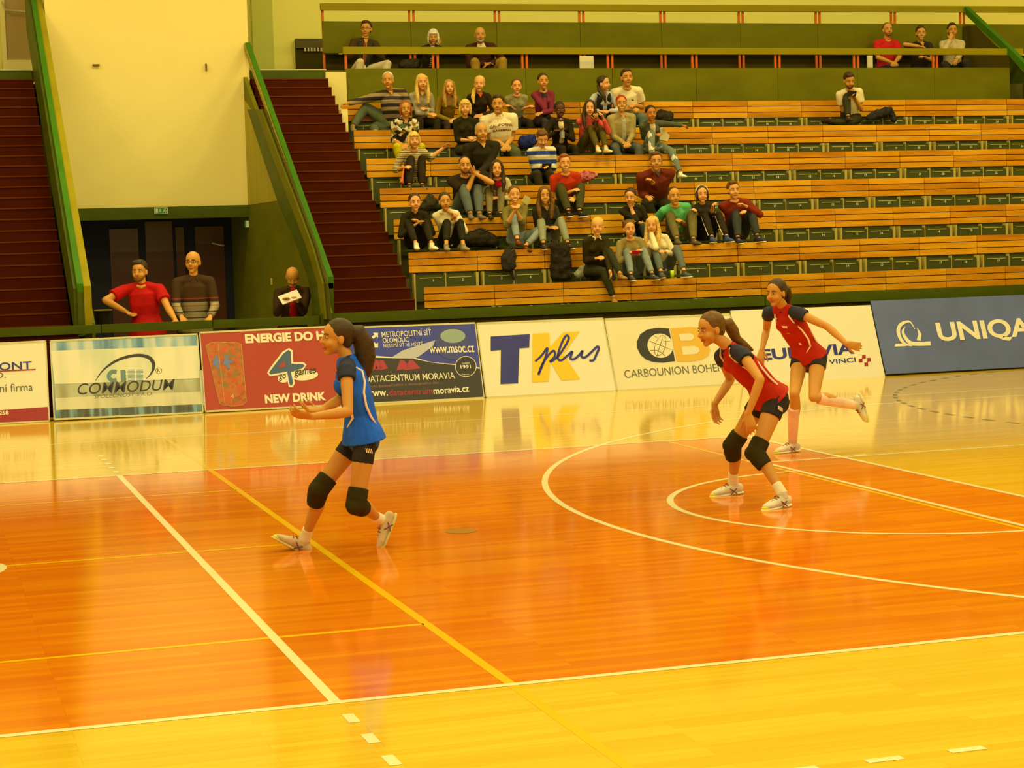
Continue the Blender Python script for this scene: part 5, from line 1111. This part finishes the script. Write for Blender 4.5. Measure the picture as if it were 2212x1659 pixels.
# red player running
K2 = player('player in red jersey running, arm swung back, in front of the white board', dict(P=(1748,772,7.45), N=(1694,668,7.42), Hd=(1677,633,7.38), SR=(1660,676,7.58), SL=(1728,678,7.26),
      AR=atZ(1712,953,.10)), 1.0, LK('dark','none'), dict(top=redc, topname='jersey', sleeve='none', bottom='shorts', bot=shortc, leg=.28, pg=.004, g=.010, hem=.01, longsock=.36, shoe=(214,190,116), sole=(230,208,120)),
      dict(fwd=V((-.8,-.6,0)), HY=V((-.85,-.5,-.05)), HU=UP, eR=V((1656,712,1)), eL=V((1788,706,0)), wR=V((1646,756,0)), wL=V((1828,742,0)), kR=V((1716,850,0)), kL=V((1758,858,0)), aL=V((1844,876,1)),
           hR=V((1642,776,-.02)), hL=V((1850,748,-.04)), HNR=V((.4,.6,0)), HNL=V((0,1,.2)), FTR=V((-1,-.15,-.03)), FTL=V((.35,.1,-1)), FUR=UP, FUL=V((-1,-.1,-.2))))
jersey(K2, navyc); chest_word(K2,'R' if False else 'CALIFORNIA',.001,.5,.001,0,pipe) if False else None
logo_patch(K2,.62,.67,-26,26,pipe); logo_patch(K2,.40,.52,-7,7,M('jersey_number_gold',(232,150,20))); logo_patch(K2,.28,.32,-26,26,pipe)
# blue player running
K3 = player('player in blue jersey running to the left across the court', dict(P=(784,940,3.90), N=(752,778,3.90), Hd=(728,731,3.90), SR=(746,796,4.08), SL=(748,802,3.72)), 1.0,
      LK('dark','none'), dict(top=bluec, topname='jersey', sleeve='none', bottom='shorts', bot=shortc, leg=.40, pg=-.004, g=.012, hem=.04, shoe=(206,170,90), sole=(222,196,90)),
      dict(fwd=V((-1,-.12,0)), HY=V((-1,-.12,.10)), HU=UP, eR=V((736,862,0)), eL=V((752,890,0)), wR=V((694,886,0)), wL=V((672,900,0)), kR=V((690,1058,1)), kL=V((770,1088,0)), aR=V((659,1164,1)), aL=V((820,1122,1)),
           hR=V((664,884,.0)), hL=V((640,894,-.02)), HNR=V((0,-.3,1)), HNL=V((.0,.5,.6)), FTR=V((-.85,0,.52)), FTL=V((-.42,-.1,-.85)), FUR=V((.5,0,.85)), FUL=V((-.85,0,.45)), hl=V((0,1,0))))
jersey(K3, M('dark_navy_cloth', (40,40,40), .7, .2, pat=cloth)); shorts_logo(K3)
def long_pony(K, k, color, pts, rad, top=True):
    c, X, Y, Z, s = K['Hd'], K['X'], K['Y'], K['Z'], K['s']; P = lambda x, y, z: c+X*(x*s)+Y*(y*s)+Z*(z*s); h = MB()
    h.ball(P(0,-.018,.042), (.0825*s,.098*s,.089*s), (X, Y, Z), 20, 14); h.ball(P(0,-.055,-.005), (.068*s,.050*s,.062*s), (X, Y, Z))
    h.tube([P(0,y,z) for y, z in pts], [r*s for r in rad], 14)
    skin(h, 'hair', M('hair_'+color, HAIRC[color], .55, .3, pat=mottled((25,25,60), .3)), K['root'], .006, 2)
    MB().tube([P(.045*math.cos(a)*.6, pts[0][0]-.012, pts[0][1]+.045*math.sin(a)*.6) for a in [i*math.pi/6 for i in range(13)]], .008*s, 6).build('hair_tie', m_black, K['root'], smooth=True)
long_pony(K1, 0, 'brown', [(-.10,.02),(-.15,.02),(-.18,-.04),(-.20,-.10),(-.26,-.16),(-.32,-.20)], [.03,.045,.045,.035,.032,.012])
long_pony(K2, 0, 'dark', [(-.10,.02),(-.15,.02),(-.18,-.05),(-.18,-.12)], [.03,.045,.04,.014])
long_pony(K3, 0, 'dark', [(-.09,.05),(-.13,.05),(-.18,-.02),(-.20,-.11),(-.20,-.20),(-.19,-.27)], [.04,.058,.068,.066,.05,.02])

for r in range(7):
    for k in range(NU[r]): bench(r, k, OCC[r])
for o in PROTO.values(): bpy.data.objects.remove(o)

apply_all()
